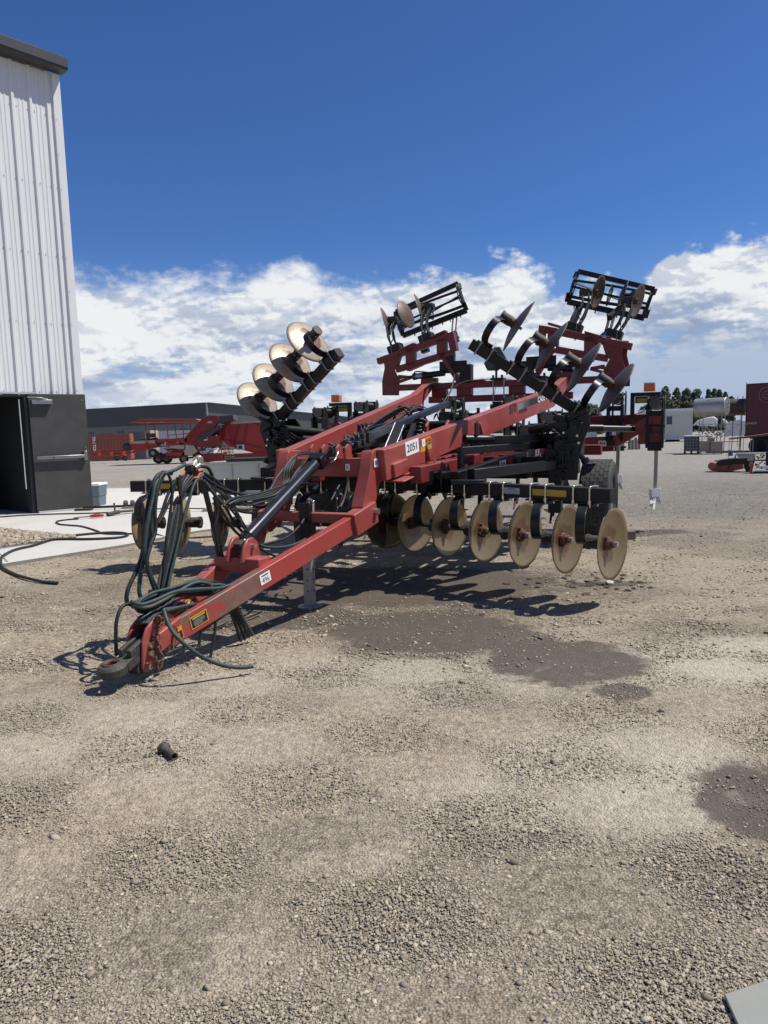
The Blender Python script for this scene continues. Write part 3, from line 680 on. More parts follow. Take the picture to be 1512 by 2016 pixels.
# gang mounting: angled brace arm, gusset plates, round cross tube
for s, X in SIDES:
    b = MB(X); b.use(BLK); p, q = V(-.30, 1.0, 1.09), V(-2.95, 1.42, 1.30); b.beam(p, q, .10, .115)
    br = b.build('brace_arm', parent=ripper, bevel=.008)
    if s == 1:
        d = (q - p).normalized(); n_ = d.cross(V(0, 0, 1)).normalized(); n_ = n_ if n_.y > 0 else -n_; w_ = n_.cross(d); w_ = w_ if w_.z > 0 else -w_
        for uu, k in ((.42, 1), (.80, .9)):
            lb = MB(); o = p.lerp(q, uu) + n_ * .051; panel(lb, o, d, w_, .36 * k, .085, REDINK); panel(lb, o - d * .085 * k, d, w_, .15 * k, .075, WHT, .001, .0022); write(lb, 'E-N' if k == 1 else 'E', o - d * .085 * k, d, w_, .06, INK, .0035, .003); scribble(lb, o + d * .08, d, w_, .15 * k, .06, 4, INK, .0022); lb.build('warning_label', parent=br)
    b = MB(X); b.use(BLK)
    for l in (.70, .86):
        b.prism([V(-.55, l, 1.00), V(-.40, l, 1.22), V(-.32, l, 1.24), V(-.28, l, 1.12), V(-.30, l, .96), V(-.42, l, .86)], V(0, .02, 0))
    b.cyl(V(-.36, .60, 1.10), V(-.36, 1.05, 1.10), .05, 16); b.cyl(V(-.36, .0, 1.09), V(-.36, .66, 1.10), .042, 14)
    b.box(-.62, -.20, .72, .80, 1.02, 1.16); b.prism([V(-.40, .90, 1.03), V(-.55, 1.25, 1.03), V(-.30, 1.30, 1.03), V(-.15, 1.02, 1.03)], V(0, 0, .045))
    b.build('gang_bracket', parent=ripper, bevel=.006)
    # wing hinge tower
    b = MB(X); b.use(BLK)
    PA = lambda x, y, a: MP(x, y, 0, a)
    for a in (-1.72, -2.06):
        b.prism([PA(1093, 838, a), PA(1108, 812, a), PA(1158, 808, a), PA(1163, 835, a), PA(1152, 862, a), PA(1141, 900, a), PA(1137, 945, a), PA(1102, 945, a), PA(1091, 880, a)], V(.03, 0, 0))
    b.use(BLKD); rr_ = random.Random(11)
    for i in range(14):
        q_ = PA(rr_.uniform(1082, 1150), rr_.uniform(815, 935), -1.66); b.frame(q_, (1, rr_.uniform(-.3, .3), 0), (0, 1, rr_.uniform(-.6, .6)), (0, 0, 1), rr_.uniform(.04, .12), rr_.uniform(.05, .2), rr_.uniform(.03, .07))
    for i in range(5): q_ = PA(1088 + i * 6, 850 + i * 5, -1.62); b.tube([q_, q_ + V(.06, -.04, .07), q_ + V(.05, -.12, .04), q_ + V(-.1, -.2, -.05)], .012, 6)
    b.box(-2.05, -1.72, 1.72, 1.80, 1.05, 1.62); b.box(-2.05, -1.72, 1.90, 1.96, 1.25, 1.66); b.use(BLK)
    for dl in (0, .17): b.tube([V(-1.62, 1.62 + dl, 1.10), V(-1.62, 1.62 + dl, 1.28)], .011, 6, 1)
    b.box(-1.70, -1.60, 1.58, 1.84, 1.085, 1.10); b.box(-1.75, -1.62, 1.64, 1.78, .62, 1.09)
    b.cyl(V(-2.10, 1.93, 1.50), V(-1.66, 1.93, 1.50), .05, 14); b.cyl(PA(1132, 843, -1.69), PA(1132, 843, -1.69) + V(.07, 0, 0), .035, 12)
    b.beam(V(-1.75, 1.45, 1.10), V(-1.75, 1.95, 1.12), .14, .14); b.beam(V(-1.6, 1.70, 1.15), V(-.35, 1.15, 1.12), .09, .10); b.box(-1.95, -1.75, 1.62, 1.76, .80, 1.15)
    b.cyl(PA(1136, 888, -1.75), PA(1152, 908, -1.75), .03, 10); b.cyl(PA(1150, 903, -1.75), PA(1155, 912, -1.75), .045, 12)
    b.use(BLKD); b.cyl(V(-2.1, 1.35, 1.52), V(-1.75, 1.95, 1.60), .055, 14)
    b.use(ZINC)
    for q_ in ((1110, 852), (1137, 858), (1140, 872), (1100, 816)): b.cyl(PA(*q_, -1.69), PA(*q_, -1.69) + V(.03, 0, 0), .014, 6)
    b.build('wing_hinge', parent=ripper, bevel=.008)
    b = MB(X); b.use(BLK); b.beam(V(-1.2, .95, 1.42), V(-1.95, 1.75, 1.44), .075, .085); b.cyl(V(-1.1, .86, 1.44), V(-1.35, 1.10, 1.43), .05, 14)
    b.beam(V(-.75, .92, 1.33), V(-2.0, 1.66, 1.36), .06, .075); b.cyl(V(-.75, .92, 1.1), V(-.75, .92, 1.36), .03, 10)
    b.build('fold_cylinder', parent=ripper, bevel=.004)
    b = MB(X); b.use(CYL); b.cyl(V(-3.9, 1.85, 1.52), V(-4.3, 2.30, 1.50), .045, 16); b.use(BLK); b.cyl(V(-3.7, 1.62, 1.53), V(-3.95, 1.92, 1.52), .052, 16)
    b.build('depth_cylinder', parent=ripper)

# ---- wheels
def wheel(s, X):
    b = MB(X); c = V(-3.55, 1.94, .545 + (.03 if s == 1 else .075)); Rr, wd = .53, .40
    hw = wd / 2
    prof = [(.30, -hw * .8), (.34, -hw * .92), (.44, -hw * 1.02), (.50, -hw * .97), (Rr - .005, -hw * .86), (Rr, -hw * .6), (Rr, hw * .6), (Rr - .005, hw * .86), (.50, hw * .97), (.44, hw * 1.02), (.34, hw * .92), (.30, hw * .8), (.30, -hw * .8)]
    b.use(TYRE); b.lathe(c, V(0, 1, 0), prof, 56)
    # honeycomb of tread blocks standing on the carcass
    N = 30; rows = 6
    for r_ in range(rows):
        for k in range(N):
            t0 = (k + (.5 if r_ % 2 else 0)) / N * 2 * math.pi; yy = -hw * .80 + (r_ + .5) * wd * .80 / rows
            hx = []
            for q in range(6):
                an = q * math.pi / 3 + math.pi / 6; ty = math.cos(an) * wd * .80 / rows * .635; tt = t0 + math.sin(an) * .121
                hx.append((ty + yy, tt))
            vs = [V(c.x + math.cos(tt) * rr, c.y + ty, c.z + math.sin(tt) * rr) for rr in (Rr - .002, Rr + .013) for ty, tt in hx]
            b.raw(vs, [tuple(range(6, 12)), ] + [(i, (i + 1) % 6, 6 + (i + 1) % 6, 6 + i) for i in range(6)])
    w = b.build('wheel', parent=ripper)
    b = MB(X); b.use(RIM); b.lathe(c, V(0, 1, 0), [(.31, -hw * .8), (.29, -hw * .7), (.28, 0), (.10, .03), (.10, .09), (.06, .10), (.0, .10)], 32); b.lathe(c, V(0, 1, 0), [(.31, hw * .82), (.29, hw * .74), (.28, 0), (.12, .03)], 32)
    b.use(ZINC)
    for k in range(8): t = k * math.pi / 4; q = c + V(math.cos(t) * .14, .035, math.sin(t) * .14); b.cyl(q, q + V(0, .03, 0), .016, 6)
    b.build('rim', parent=w)
    b = MB(X); b.use(BLK); b.beam(V(-3.55, 1.45, c.z), V(-3.55, 1.80, c.z), .10, .10); b.beam(V(-3.55, 1.56, c.z), V(-2.6, 1.50, 1.22), .10, .14); b.build('wheel_arm', parent=ripper, bevel=.008)
for s, X in SIDES: wheel(s, X)

# ---- centre linkage: levelling bar, manifold, crank, upright springs
b = MB(); b.use(mat('blue_black_bar', (.022, .028, .045), .35, var=.2, dust=DUST, dustamt=.1)); b.beam(V(-.12, -.02, 1.405), V(-3.11, .0, 1.885), .07, .075); b.beam(V(.20, -.06, 1.36), V(-1.5, -.06, 1.50), .045, .09); b.beam(V(-3.11, .0, 1.9), V(-3.11, .0, 1.35), .06, .10); b.build('levelling_bar', parent=ripper, bevel=.006)
b = MB(); b.use(CAST)
for i in range(9):
    a = .16 - i * .075 + random.uniform(-.02, .02); z = 1.36 + i * .012 + random.uniform(-.01, .01); y_ = random.uniform(-.02, .04); h_ = random.uniform(.05, .11); w_ = random.uniform(.02, .04); b.box(a - w_, a + w_, y_, y_ + random.uniform(.06, .12), z, z + h_)
    b.cyl(V(a, y_ + .05, z + h_), V(a + random.uniform(-.03, .03), y_ + .05, z + h_ + random.uniform(.02, .05)), random.uniform(.010, .022), 8); b.cyl(V(a, -.03, z + .04), V(a, -.09, z + random.uniform(.02, .09)), .014, 8)
    b.tube([V(a, y_ + .05, z + h_), V(a - .05, y_ + .02, z + h_ + .05), V(a - .14, y_ - .03, z + h_ + .03), V(a - .25, -.08, z + .06)], .010, 6)
b.build('valve_manifold', parent=ripper, bevel=.004)
b = MB(); b.use(CHROME); b.tube([MP(652, 910, 1, .12), MP(659, 906, 1, .12), MP(665, 892, 1, .12), MP(668, 884, 1, .10), MP(680, 880, 1, .10), MP(695, 874, 1, .10)], .011, 8, 4); b.build('crank_handle', parent=ripper)
b = MB(); b.use(BLK); b.coil(V(-1.60, .10, 1.37), V(-1.80, .10, 1.66), .062, .014, 6.5, 8); b.cyl(V(-1.60, .10, 1.35), V(-1.80, .10, 1.68), .035, 12)
b.use(BLKD); b.beam(V(-.85, .10, 1.33), V(-1.25, .06, 1.62), .12, .05); b.beam(V(-1.05, .20, 1.33), V(-1.45, .16, 1.60), .05, .05)
b.use(CHROME); b.cyl(V(-.80, .17, 1.33), V(-1.20, .13, 1.60), .009, 8); b.cyl(V(-.72, .10, 1.36), V(-1.12, .06, 1.63), .009, 8)
b.build('link_spring', parent=ripper)
b = MB(); b.use(RED)
b.prism([V(-2.2, .28, 1.28), V(-2.15, .28, 1.58), V(-2.25, .28, 1.66), V(-2.4, .28, 1.62), V(-2.5, .28, 1.28)], V(0, .03, 0)); b.prism([V(-2.2, .02, 1.28), V(-2.15, .02, 1.58), V(-2.25, .02, 1.66), V(-2.4, .02, 1.62), V(-2.5, .02, 1.28)], V(0, .03, 0))
b.use(BLKD)
b.cyl(V(-2.3, -.3, 1.60), V(-2.3, .35, 1.60), .05, 16); b.box(-2.9, -2.5, -.30, .30, 1.30, 1.48); b.box(-3.0, -2.7, -.5, -.35, 1.3, 1.7); b.box(-3.4, -3.1, .30, .42, 1.3, 1.75)
b.cyl(V(-2.6, .35, 1.62), V(-3.2, .5, 1.7), .05, 14)
b.build('rockshaft', parent=ripper, bevel=.005)

# ---- rear: upper cross tubes and folded wing frames
b = MB(); b.use(RED2)
b.beam(V(-5.70, -1.95, 2.275), V(-5.70, 1.95, 2.275), .12, .105); b.beam(V(-5.75, -1.2, 2.045), V(-5.75, 1.25, 2.045), .12, .11)
for l in (-1.0, -.55, .35, 1.05): b.box(-5.80, -5.66, l - .13, l + .13, 2.10, 2.225)
for l in (-.35, .95): b.box(-5.79, -5.60, l - .16, l + .16, 2.33, 2.35)
b.use(RED); b.beam(V(-5.6, 1.12, 1.95), V(-5.6, 1.12, 1.30), .12, .15); b.beam(V(-5.6, -1.12, 1.95), V(-5.6, -1.12, 1.30), .12, .15)
rc = b.build('rear_cross_frame', parent=ripper, bevel=.008)
for l in (.02, .72):
    b = MB(); b.use(BLKD)
    b.box(-5.86, -5.60, l - .05, l + .08, 1.75, 1.98); b.cyl(V(-5.72, l - .12, 1.90), V(-5.72, l + .17, 1.90), .04, 10); b.box(-5.84, -5.62, l - .10, l + .12, 2.335, 2.37); b.cyl(V(-5.7, l - .07, 2.36), V(-5.7, l - .07, 2.42), .02, 6); b.cyl(V(-5.7, l + .08, 2.36), V(-5.7, l + .08, 2.42), .02, 6)
    b.beam(V(-5.75, l, 1.80), V(-5.60, l + .05, 1.52), .08, .11)
    b.use(STEEL); b.cyl(V(-5.63, l + .13, 1.98), V(-5.63, l + .13, 2.34), .012, 6); b.cyl(V(-5.63, l - .05, 1.98), V(-5.63, l - .05, 2.34), .012, 6)
    b.build('shank_mount', parent=rc, bevel=.004)
AW = -5.70
def z1(x, y, a=AW): P = MP(730 + x / 6.873, 540 + y / 6.873, 0, a); return mir(P)   # read on the side at the camera's left, mirrored to +y
for s, X in SIDES:
    b = MB(X); b.use(RED2)
    def bar(p0, p1, w, a=AW, dep=.12):
        p, q = z1(*p0, a), z1(*p1, a); b.beam(p, q, w, dep, (1, 0, 0))
    bar((100, 1182), (1095, 828), .105); bar((350, 1292), (1130, 1055), .105)
    bar((545, 1000), (548, 1240), .17); bar((965, 880), (970, 1100), .17); bar((1085, 790), (1135, 1040), .12, AW, .14)
    # outboard upright and its web
    b.prism([z1(*p_) for p_ in ((180, 1105), (420, 1040), (330, 1300), (395, 1430), (385, 1640), (170, 1640), (165, 1450), (200, 1270))], V(.05, 0, 0))
    b.prism([z1(*p_, AW - .14) for p_ in ((180, 1105), (300, 1080), (290, 1300), (340, 1430), (330, 1640), (170, 1640), (165, 1450), (200, 1270))], V(.03, 0, 0))
    bar((400, 1080), (340, 1290), .05); bar((960, 1090), (1190, 1450), .07); bar((1000, 1075), (1225, 1440), .04, AW - .12)
    bar((385, 1380), (535, 1395), .05); bar((320, 1480), (540, 1400), .04); bar((310, 1430), (430, 1390), .04)
    for p_ in ((505, 985), (925, 815), (600, 1260)): b.frame(z1(*p_), V(0, 1, -.35), V(1, 0, 0), V(0, .35, 1), .28, .16, .035)
    bar((690, 1460), (900, 1470), .17); b.prism([z1(690, 1470), z1(730, 1370), z1(820, 1390), z1(890, 1470)], V(.05, 0, 0))
    wf = b.build('wing_frame', parent=ripper, bevel=.006)
    b = MB(X); b.use(BLK); b.cyl(z1(590, 1385, AW + .08), z1(1000, 1335, AW + .08), .052, 16); b.cyl(z1(530, 1392, AW + .08), z1(600, 1385, AW + .08), .03, 12); b.use(CYL); b.cyl(z1(575, 1386, AW + .08), z1(615, 1382, AW + .08), .062, 12); b.use(RUB)
    b.tube([z1(595, 1360, AW + .1), z1(600, 1320, AW + .1), z1(700, 1320, AW + .1), z1(820, 1335, AW + .1)], .012, 6); b.use(GREYP); b.frame(z1(645, 1375, AW + .14), V(0, 1, 0), V(1, 0, 0), V(0, 0, 1), .12, .003, .05)
    b.use(BLKD); b.box(AW - .1, AW + .06, .42, .62, 2.30, 2.62); bar_ = z1(1115, 1255); b.frame(bar_, V(0, 1, 0), V(1, 0, 0), V(0, 0, 1), .48, .05, .20); b.frame(z1(1090, 1140), V(0, 0, 1), V(1, 0, 0), V(0, 1, 0), .22, .1, .12)
    b.build('wing_cylinder', parent=wf, bevel=.004)
    # black leveller arms with small discs
    arms = (((345, 1010), (340, 860), (310, 760), (300, 640), (205, 640), False), ((780, 900), (840, 720), (800, 580), (790, 470), (655, 455), False), ((700, 900), (730, 780), (600, 560), (500, 560), (475, 545), True))
    for (m0, m1, m2, m3, dc, back) in arms[:2]:
        b = MB(X); b.use(BLKD); A0, A3 = AW - .02, -6.36
        P0 = (V(-5.86, 1.87, 2.98) if dc[0] < 400 else V(-5.80, 1.26, 3.12)); P3 = (V(-6.14, 2.03, 3.50) if dc[0] < 400 else V(-6.22, 1.36, 3.69)); P1 = P0.lerp(P3, .33) + V(.03, .05, 0); P2 = P0.lerp(P3, .72) + V(.04, .06, 0)
        for e in (-.05, .05): b.ribbon([P0 + V(0, e, 0), P1 + V(0, e, 0), P2 + V(0, e, 0), P3 + V(0, e, 0)], (0, 1, 0), .028, .10)
        b.frame(P0, V(0, 1, -.35), V(1, 0, 0), V(0, .35, 1), .24, .22, .12); b.frame(P0 - V(0, 0, .13), V(0, 1, -.35), V(1, 0, 0), V(0, .35, 1), .16, .20, .06)
        b.use(STEEL); b.cyl(P0 + V(.10, .05, .05), P0 + V(.10, .02, -.22), .012, 6)
        b.cyl(P1 + V(0, -.03, 0), P1.lerp(P0, .6) + V(.05, .06, 0), .012, 6); b.use(CAST)
        Pd = z1(*dc, P3.x - .02); b.cyl(P3 + V(0, -.1, .02), Pd, .05, 12); b.frame(P3 + V(0, 0, .03), V(0, 1, 0), V(1, 0, 0), V(0, 0, 1), .16, .12, .10)
        arm = b.build('leveller_arm', parent=wf, bevel=.004)
        Pm = Pd if s == 1 else mir(Pd); nrm = V(.20, .93, -.30) if s == 1 else V(.20, -.93, -.30)
        o = place('disc', DMD, arm, Pm, nrm); o.scale = (.86, .86, .86)
    Pd = z1(475, 545, -6.50); Pm = Pd if s == 1 else mir(Pd)
    b = MB(X); b.use(BLKD); b.ribbon([z1(430, 800, -5.95), z1(400, 690, -6.2), z1(385, 600, -6.45)], (0, 1, 0), .07, .09); b.cyl(z1(385, 560, -6.48), Pd, .05, 12); b.beam(z1(345, 520, -6.5), z1(410, 660, -6.4), .10, .08)
    arm = b.build('leveller_arm', parent=wf, bevel=.004)
    o = place('disc', DMD, arm, Pm, V(-.20, .93, -.30) if s == 1 else V(-.20, -.93, -.30)); o.scale = (.86, .86, .86)
    # rolling basket
    b = MB(X); b.use(BLKD)
    T0_, T1_, B0_, B1_ = V(-7.13, 1.10, 4.25), V(-7.13, 2.37, 3.83), V(-7.10, .93, 3.74), V(-7.10, 2.22, 3.36)
    b.beam(T0_, T1_, .07, .08); b.beam(B0_, B1_, .085, .095)
    for p_, q_ in ((T0_, B0_), (T1_, B1_)):
        b.beam(p_, p_.lerp(q_, .22) + V(.06, 0, 0), .11, .025); b.beam(p_.lerp(q_, .15) + V(.06, 0, 0), p_.lerp(q_, .75) + V(.06, 0, 0), .11, .028); b.beam(p_.lerp(q_, .72) + V(.06, 0, 0), q_, .12, .03)
    ax0, ax1 = T0_.lerp(B0_, .52) + V(.05, .02, 0), T1_.lerp(B1_, .52) + V(.05, -.02, 0); axd = (ax1 - ax0).normalized(); e1 = axd.cross(V(1, 0, 0)).normalized(); e2 = V(1, 0, 0)
    for k in range(3):
        pts = []
        for i in range(9): t = k * math.pi / 1.5 + i / 8 * 1.0; pts.append(ax0.lerp(ax1, i / 8) + e1 * math.cos(t) * .17 + e2 * math.sin(t) * .17)
        b.ribbon(pts, e1 * math.cos(k * math.pi / 1.5) + e2 * math.sin(k * math.pi / 1.5), .055, .016)
    for uu in (.0, .5, 1.):
        c = ax0.lerp(ax1, uu); b.lathe(c, axd, [(.185, -.007), (.185, .007), (.14, .007), (.14, -.007), (.185, -.007)], 18); b.beam(c - e1 * .15, c + e1 * .15, .05, .014, axd)
    b.cyl(ax0, ax1, .02, 8)
    for k in range(6): p_ = B0_.lerp(B1_, .1 + k * .14 + .02 * (k % 2)); b.cyl(p_, p_ - V(0, .02, .09), .012, 6)
    bk = b.build('rolling_basket', parent=wf, bevel=.003)
    for uu, P0 in ((.17, V(-6.70, 1.06, 3.26)), (.60, V(-6.75, 1.66, 3.12))):
        b = MB(X); b.use(BLK); q_ = B0_.lerp(B1_, uu); b.beam(P0, V(-5.72, P0.y - .08, P0.z - .28), .07, .08)
        for e in (-.035, .035): b.beam(P0 + V(0, e, 0), q_ + V(.02, e, -.03), .018, .10)
        b.frame(P0 - V(.02, 0, .05), V(0, 1, -.3), V(1, 0, 0), V(0, .3, 1), .14, .14, .20); b.use(STEEL); b.cyl(P0 + V(-.05, -.1, -.05), P0 + V(-.05, .06, .05), .014, 6)
        b.build('basket_arm', parent=wf, bevel=.004)
# slow-moving-vehicle sign seen from behind, on its post
b = MB(); b.use(mat('sign_back', (.06, .07, .07), .5, var=.15))
Ps = [MP(*p_, 0, -5.95) for p_ in ((953, 716), (967, 692), (973, 684), (984, 683), (1000, 711), (998, 718), (980, 730), (960, 730))]
b.prism(Ps, V(.012, 0, 0)); b.use(BLK); b.cyl(MP(977, 695, 0, -5.90), MP(977, 758, 0, -5.90), .02, 8); b.build('rear_marker_sign', parent=ripper)

# ---- hoses
def hose(pts, r, mt, name='hydraulic_hose', sub=6, parent=ripper):
    b = MB(); b.use(mt); b.tube(pts, r, 8, sub); return b.build(name, parent=parent)
def H(px, l, r=.0105, mt=RUB, l1=None):
    n = len(px); l1 = l if l1 is None else l1
    hose([MP(x, y, 1, l + (l1 - l) * i / (n - 1)) for i, (x, y) in enumerate(px)], r, mt)
b = MB(); b.use(BLK); pt, pb = MP(398, 945, 1, -.13), MP(434, 1090, 1, -.16); b.beam(pb, pt, .028, .028); b.beam(pb + V(0, 0, -.03), pb.lerp(pt, .14), .04, .04)
hs = b.build('hose_stand', parent=ripper, bevel=.003)
b = MB(); b.use(ORG); b.prism([MP(351, 943, 1, -.20), MP(362, 926, 1, -.24), MP(403, 925, 1, -.16), MP(390, 944, 1, -.08)], V(0, 0, .012)); b.build('holder_plate', parent=hs)
b = MB(); b.use(STEEL); cA = MP(390, 905, 1, -.13)
b.cyl(MP(363, 914, 1, -.13), MP(378, 912, 1, -.13), .018, 12); b.cyl(MP(377, 918, 1, -.13), MP(393, 901, 1, -.13), .024, 12); b.use(ZINC); b.cyl(MP(383, 922, 1, -.10), MP(392, 916, 1, -.10), .02, 10); b.box(cA.x - .02, cA.x + .03, cA.y - .02, cA.y + .03, cA.z - .03, cA.z + .02); b.use(BLKD); b.cyl(MP(370, 922, 1, -.13), MP(385, 932, 1, -.13), .03, 10)
b.build('hose_coupler', parent=hs)
H([(365, 914), (345, 925), (320, 935), (306, 955), (300, 985), (292, 1020), (285, 1070), (288, 1100), (300, 1140), (318, 1170)], -.13, .0125, TEAL, -.05)
rk = random.Random(5)
for i in range(7):
    j = lambda v, d=6: v + rk.uniform(-d, d)
    H([(j(398), 938), (j(418), j(955)), (j(438), j(985, 9)), (j(462), j(1012, 9)), (j(480, 9), j(1040)), (j(500), j(1062))] if i % 2 else [(j(400), 936), (j(430), j(958, 8)), (j(470, 9), j(985, 10)), (j(520, 9), j(990, 9)), (j(558), j(968, 9)), (j(585), j(930)), (j(605), 903)], -.13, .0085, RUB if i % 3 else GREYH, -.08)
for i in range(8):
    j = lambda v, d=6: v + rk.uniform(-d, d); H([(j(700, 12), j(868)), (j(740, 12), j(846)), (j(780, 12), j(826, 9)), (j(815, 9), j(806, 9)), (j(840, 9), j(815, 9))], -.10 - .03 * i * .5, .0085, RUB if i % 3 else GREYH, -.28)
H([(338, 932), (318, 931), (303, 948), (292, 990), (284, 1040), (281, 1085), (270, 1120), (252, 1160), (250, 1185), (262, 1192)], -.15, .0135, RUB, -.12)
H([(336, 930), (322, 935), (310, 965), (302, 1010), (297, 1055), (289, 1080), (279, 1120), (274, 1160), (278, 1180)], -.14, .0135, TEAL, -.08)
H([(322, 930), (314, 945), (308, 975), (305, 1010), (306, 1045), (296, 1075), (289, 1110), (300, 1150), (312, 1180)], -.11, .0125, RUB, -.02)
H([(330, 930), (337, 950), (339, 975), (335, 1010), (328, 1060), (325, 1100), (321, 1140), (318, 1165)], -.12, .010, RUB, -.05)
for i in range(6):
    dx = i * 4.5; H([(395 - i * 8, 936), (372 - i * 4, 955), (352 + dx * .2, 985), (340 + dx * .7, 1020), (330 + dx * .8, 1070), (316 + dx * .8, 1130), (310 + dx * .7, 1165), (304 + dx, 1185)], -.13 + i * .008, .010, RUB if i % 3 else GREYH, -.06)
H([(400, 935), (384, 950), (372, 985), (360, 1030), (348, 1080), (336, 1130), (330, 1160)], -.10, .0115, TEAL, -.03)
H([(345, 945), (330, 975), (318, 1010), (305, 1040), (298, 1065), (292, 1090)], -.12, .011, RUB)
H([(350, 940), (338, 975), (325, 1005), (312, 1030)], -.11, .010, RUB)
H([(395, 918), (410, 922), (420, 945), (424, 980), (428, 1010), (423, 1040), (430, 1085)], -.12, .0125, RUB)
H([(402, 945), (412, 985), (420, 1025), (425, 1060), (430, 1085)], -.14, .008, RUB)
H([(400, 938), (425, 955), (455, 968), (500, 977), (550, 978), (572, 970), (600, 955)], -.12, .012, RUB, -.1)
H([(402, 932), (430, 950), (452, 985), (470, 1005), (500, 1010)], -.12, .012, RUB)
H([(400, 945), (428, 980), (450, 997), (480, 1003), (520, 998), (548, 985), (562, 970)], -.12, .012, GREYH)
H([(430, 975), (445, 1000), (462, 1030), (480, 1050), (486, 1060)], -.12, .011, RUB)
H([(420, 980), (440, 1010), (458, 1040), (478, 1060)], -.12, .011, RUB)
for i in range(4):
    H([(628, 898), (606, 893 - i), (585, 896 - i * .5), (573 + i * 3, 905), (560 + i * 4.5, 925), (556 + i * 4, 950), (545 - i * 12, 972), (505 - i * 16, 982), (470 - i * 10, 985 + i * 4)], -.10, .0105, (GREYH, TEAL, GREYH, RUB)[i], -.10)
H([(580, 898), (565, 915), (545, 940), (530, 965), (500, 975)], -.12, .011, TEAL)
H([(470, 985), (500, 978), (530, 975), (560, 985), (575, 990)], -.2, .010, GREYH)
H([(450, 985), (480, 975), (510, 985), (540, 978)], -.25, .010, TEAL)
# coils lying over the tongue
rh = random.Random(21)
for i in range(12):
    j = lambda v, d=4: v + rh.uniform(-d, d); m_ = rh.choice([RUB, RUB, GREYH, TEAL, RUB]); l0 = rh.uniform(-.10, .0); l1_ = rh.uniform(.0, .12)
    if i % 3 == 0: H([(j(262), j(1192)), (j(285), j(1196)), (j(312), j(1180)), (j(345), j(1166)), (j(385), j(1152, 7)), (j(418), j(1150, 7)), (j(446), j(1156)), (j(455), j(1170))], l0, .0105, m_, l1_)
    elif i % 3 == 1: H([(j(300), j(1205)), (j(276), j(1200)), (j(268), j(1188)), (j(300), j(1172)), (j(345), j(1158)), (j(392), j(1143, 6)), (j(425), j(1158)), (j(415), j(1180)), (j(370), j(1190)), (j(325), j(1202))], l0, .0105, m_, l1_)
    else: H([(j(285), j(1225)), (j(300), j(1205)), (j(318), j(1185)), (j(350), j(1170)), (j(395), j(1166, 7)), (j(430), j(1162)), (j(440), j(1180))], l0, .0105, m_, l1_)
b = MB(); b.use(RUB); p_ = MP(307, 1176, 1, -.03); b.frame(p_, (1, 0, .4), (0, 1, 0), (-.4, 0, 1), .05, .11, .09); b.build('hose_clamp', parent=ripper, bevel=.01)
H([(262, 1192), (290, 1196), (322, 1182), (350, 1165), (385, 1147), (412, 1150), (420, 1165)], .0, .012, GREYH, .1)
H([(258, 1185), (280, 1190), (310, 1180), (345, 1165), (390, 1160), (430, 1158), (455, 1152)], .05, .012, TEAL, .15)
for i in range(6): H([(330 + i * 3, 1165 + i * 3), (310 + i * 3, 1190 + i * 3), (290 + i * 3, 1208 + i), (270 + i * 5, 1228)], .0 + i * .01, .0105, (RUB, GREYH, RUB, RUB, TEAL, RUB)[i])
H([(258, 1187), (240, 1195), (230, 1220), (228, 1250), (229, 1285), (231, 1290)], -.10, .0115, RUB, -.08)
hose([MP(x, y, 1, l) for x, y, l in ((322, 1200, .13), (330, 1225, .19), (345, 1250, .27), (372, 1275, .34), (405, 1297, .40), (440, 1310, .46), (472, 1314, .52), (497, 1312, .56))], .0135, TEAL)
b = MB(); b.use(ZINC); p_ = MP(497, 1312, 1, .56); q_ = MP(503, 1313, 1, .57); b.cyl(p_, q_, .009, 10); b.build('hose_fitting', parent=ripper)
H([(395, 1205), (396, 1240), (392, 1268), (388, 1278)], .12, .010, RUB); H([(418, 1200), (424, 1230), (420, 1262), (414, 1295)], .13, .0105, RUB)
for i in range(4): H([(445 + i * 5, 1175), (452 + i * 6, 1200), (462 + i * 7, 1225), (474 + i * 8, 1262 - i * 4)], .12 + i * .012, .0115, (RUB, BLK, RUB, GREYH)[i])
# hoses around the portal
H([(674, 895), (682, 915), (684, 950), (676, 985), (664, 1010), (655, 1035)], .10, .012, GREYH)
H([(668, 955), (652, 985), (640, 1005), (627, 1025)], .0, .010, TEAL)
H([(605, 1010), (590, 1035), (565, 1058), (535, 1068), (505, 1075)], .0, .011, RUB)
H([(622, 1045), (600, 1062), (570, 1075), (535, 1078), (512, 1074)], .02, .011, TEAL)
H([(510, 1078), (530, 1090), (560, 1100), (580, 1092)], .03, .010, RUB)
H([(660, 968), (662, 985), (664, 1003), (672, 990)], -.05, .007, GREYH)
# hose bundle on the inner side of the beam and down the middle
for i in range(6): H([(622, 900 - i), (650, 893 - i * 1.5), (690, 872 - i * 2), (730, 848 - i * 2), (762, 826 - i * 2), (795, 806 - i), (810, 800 + i * 3), (806, 825 + i * 2), (790, 845)], -.18 + i * .02, .010, (RUB, GREYH, RUB, RUB, GREYH, RUB)[i], -.28)
for i in range(3): H([(832, 810), (834, 785 - i), (838, 768 - i * 2), (852, 758 - i * 2), (875, 756)], -.6 + i * .03, .011, RUB, -.4)
H([(854, 825), (868, 800), (883, 776), (890, 760), (895, 738)], -.35, .009, GREYH); H([(895, 740), (893, 755), (880, 790)], -.35, .006, RUB)
H([(976, 758), (973, 775), (968, 800)], .1, .006, RUB); H([(890, 764), (920, 750), (977, 746), (1010, 748)], -.1, .006, RUB)
H([(1040, 840), (1060, 834), (1075, 838), (1090, 848), (1100, 845)], 1.2, .008, RUB)

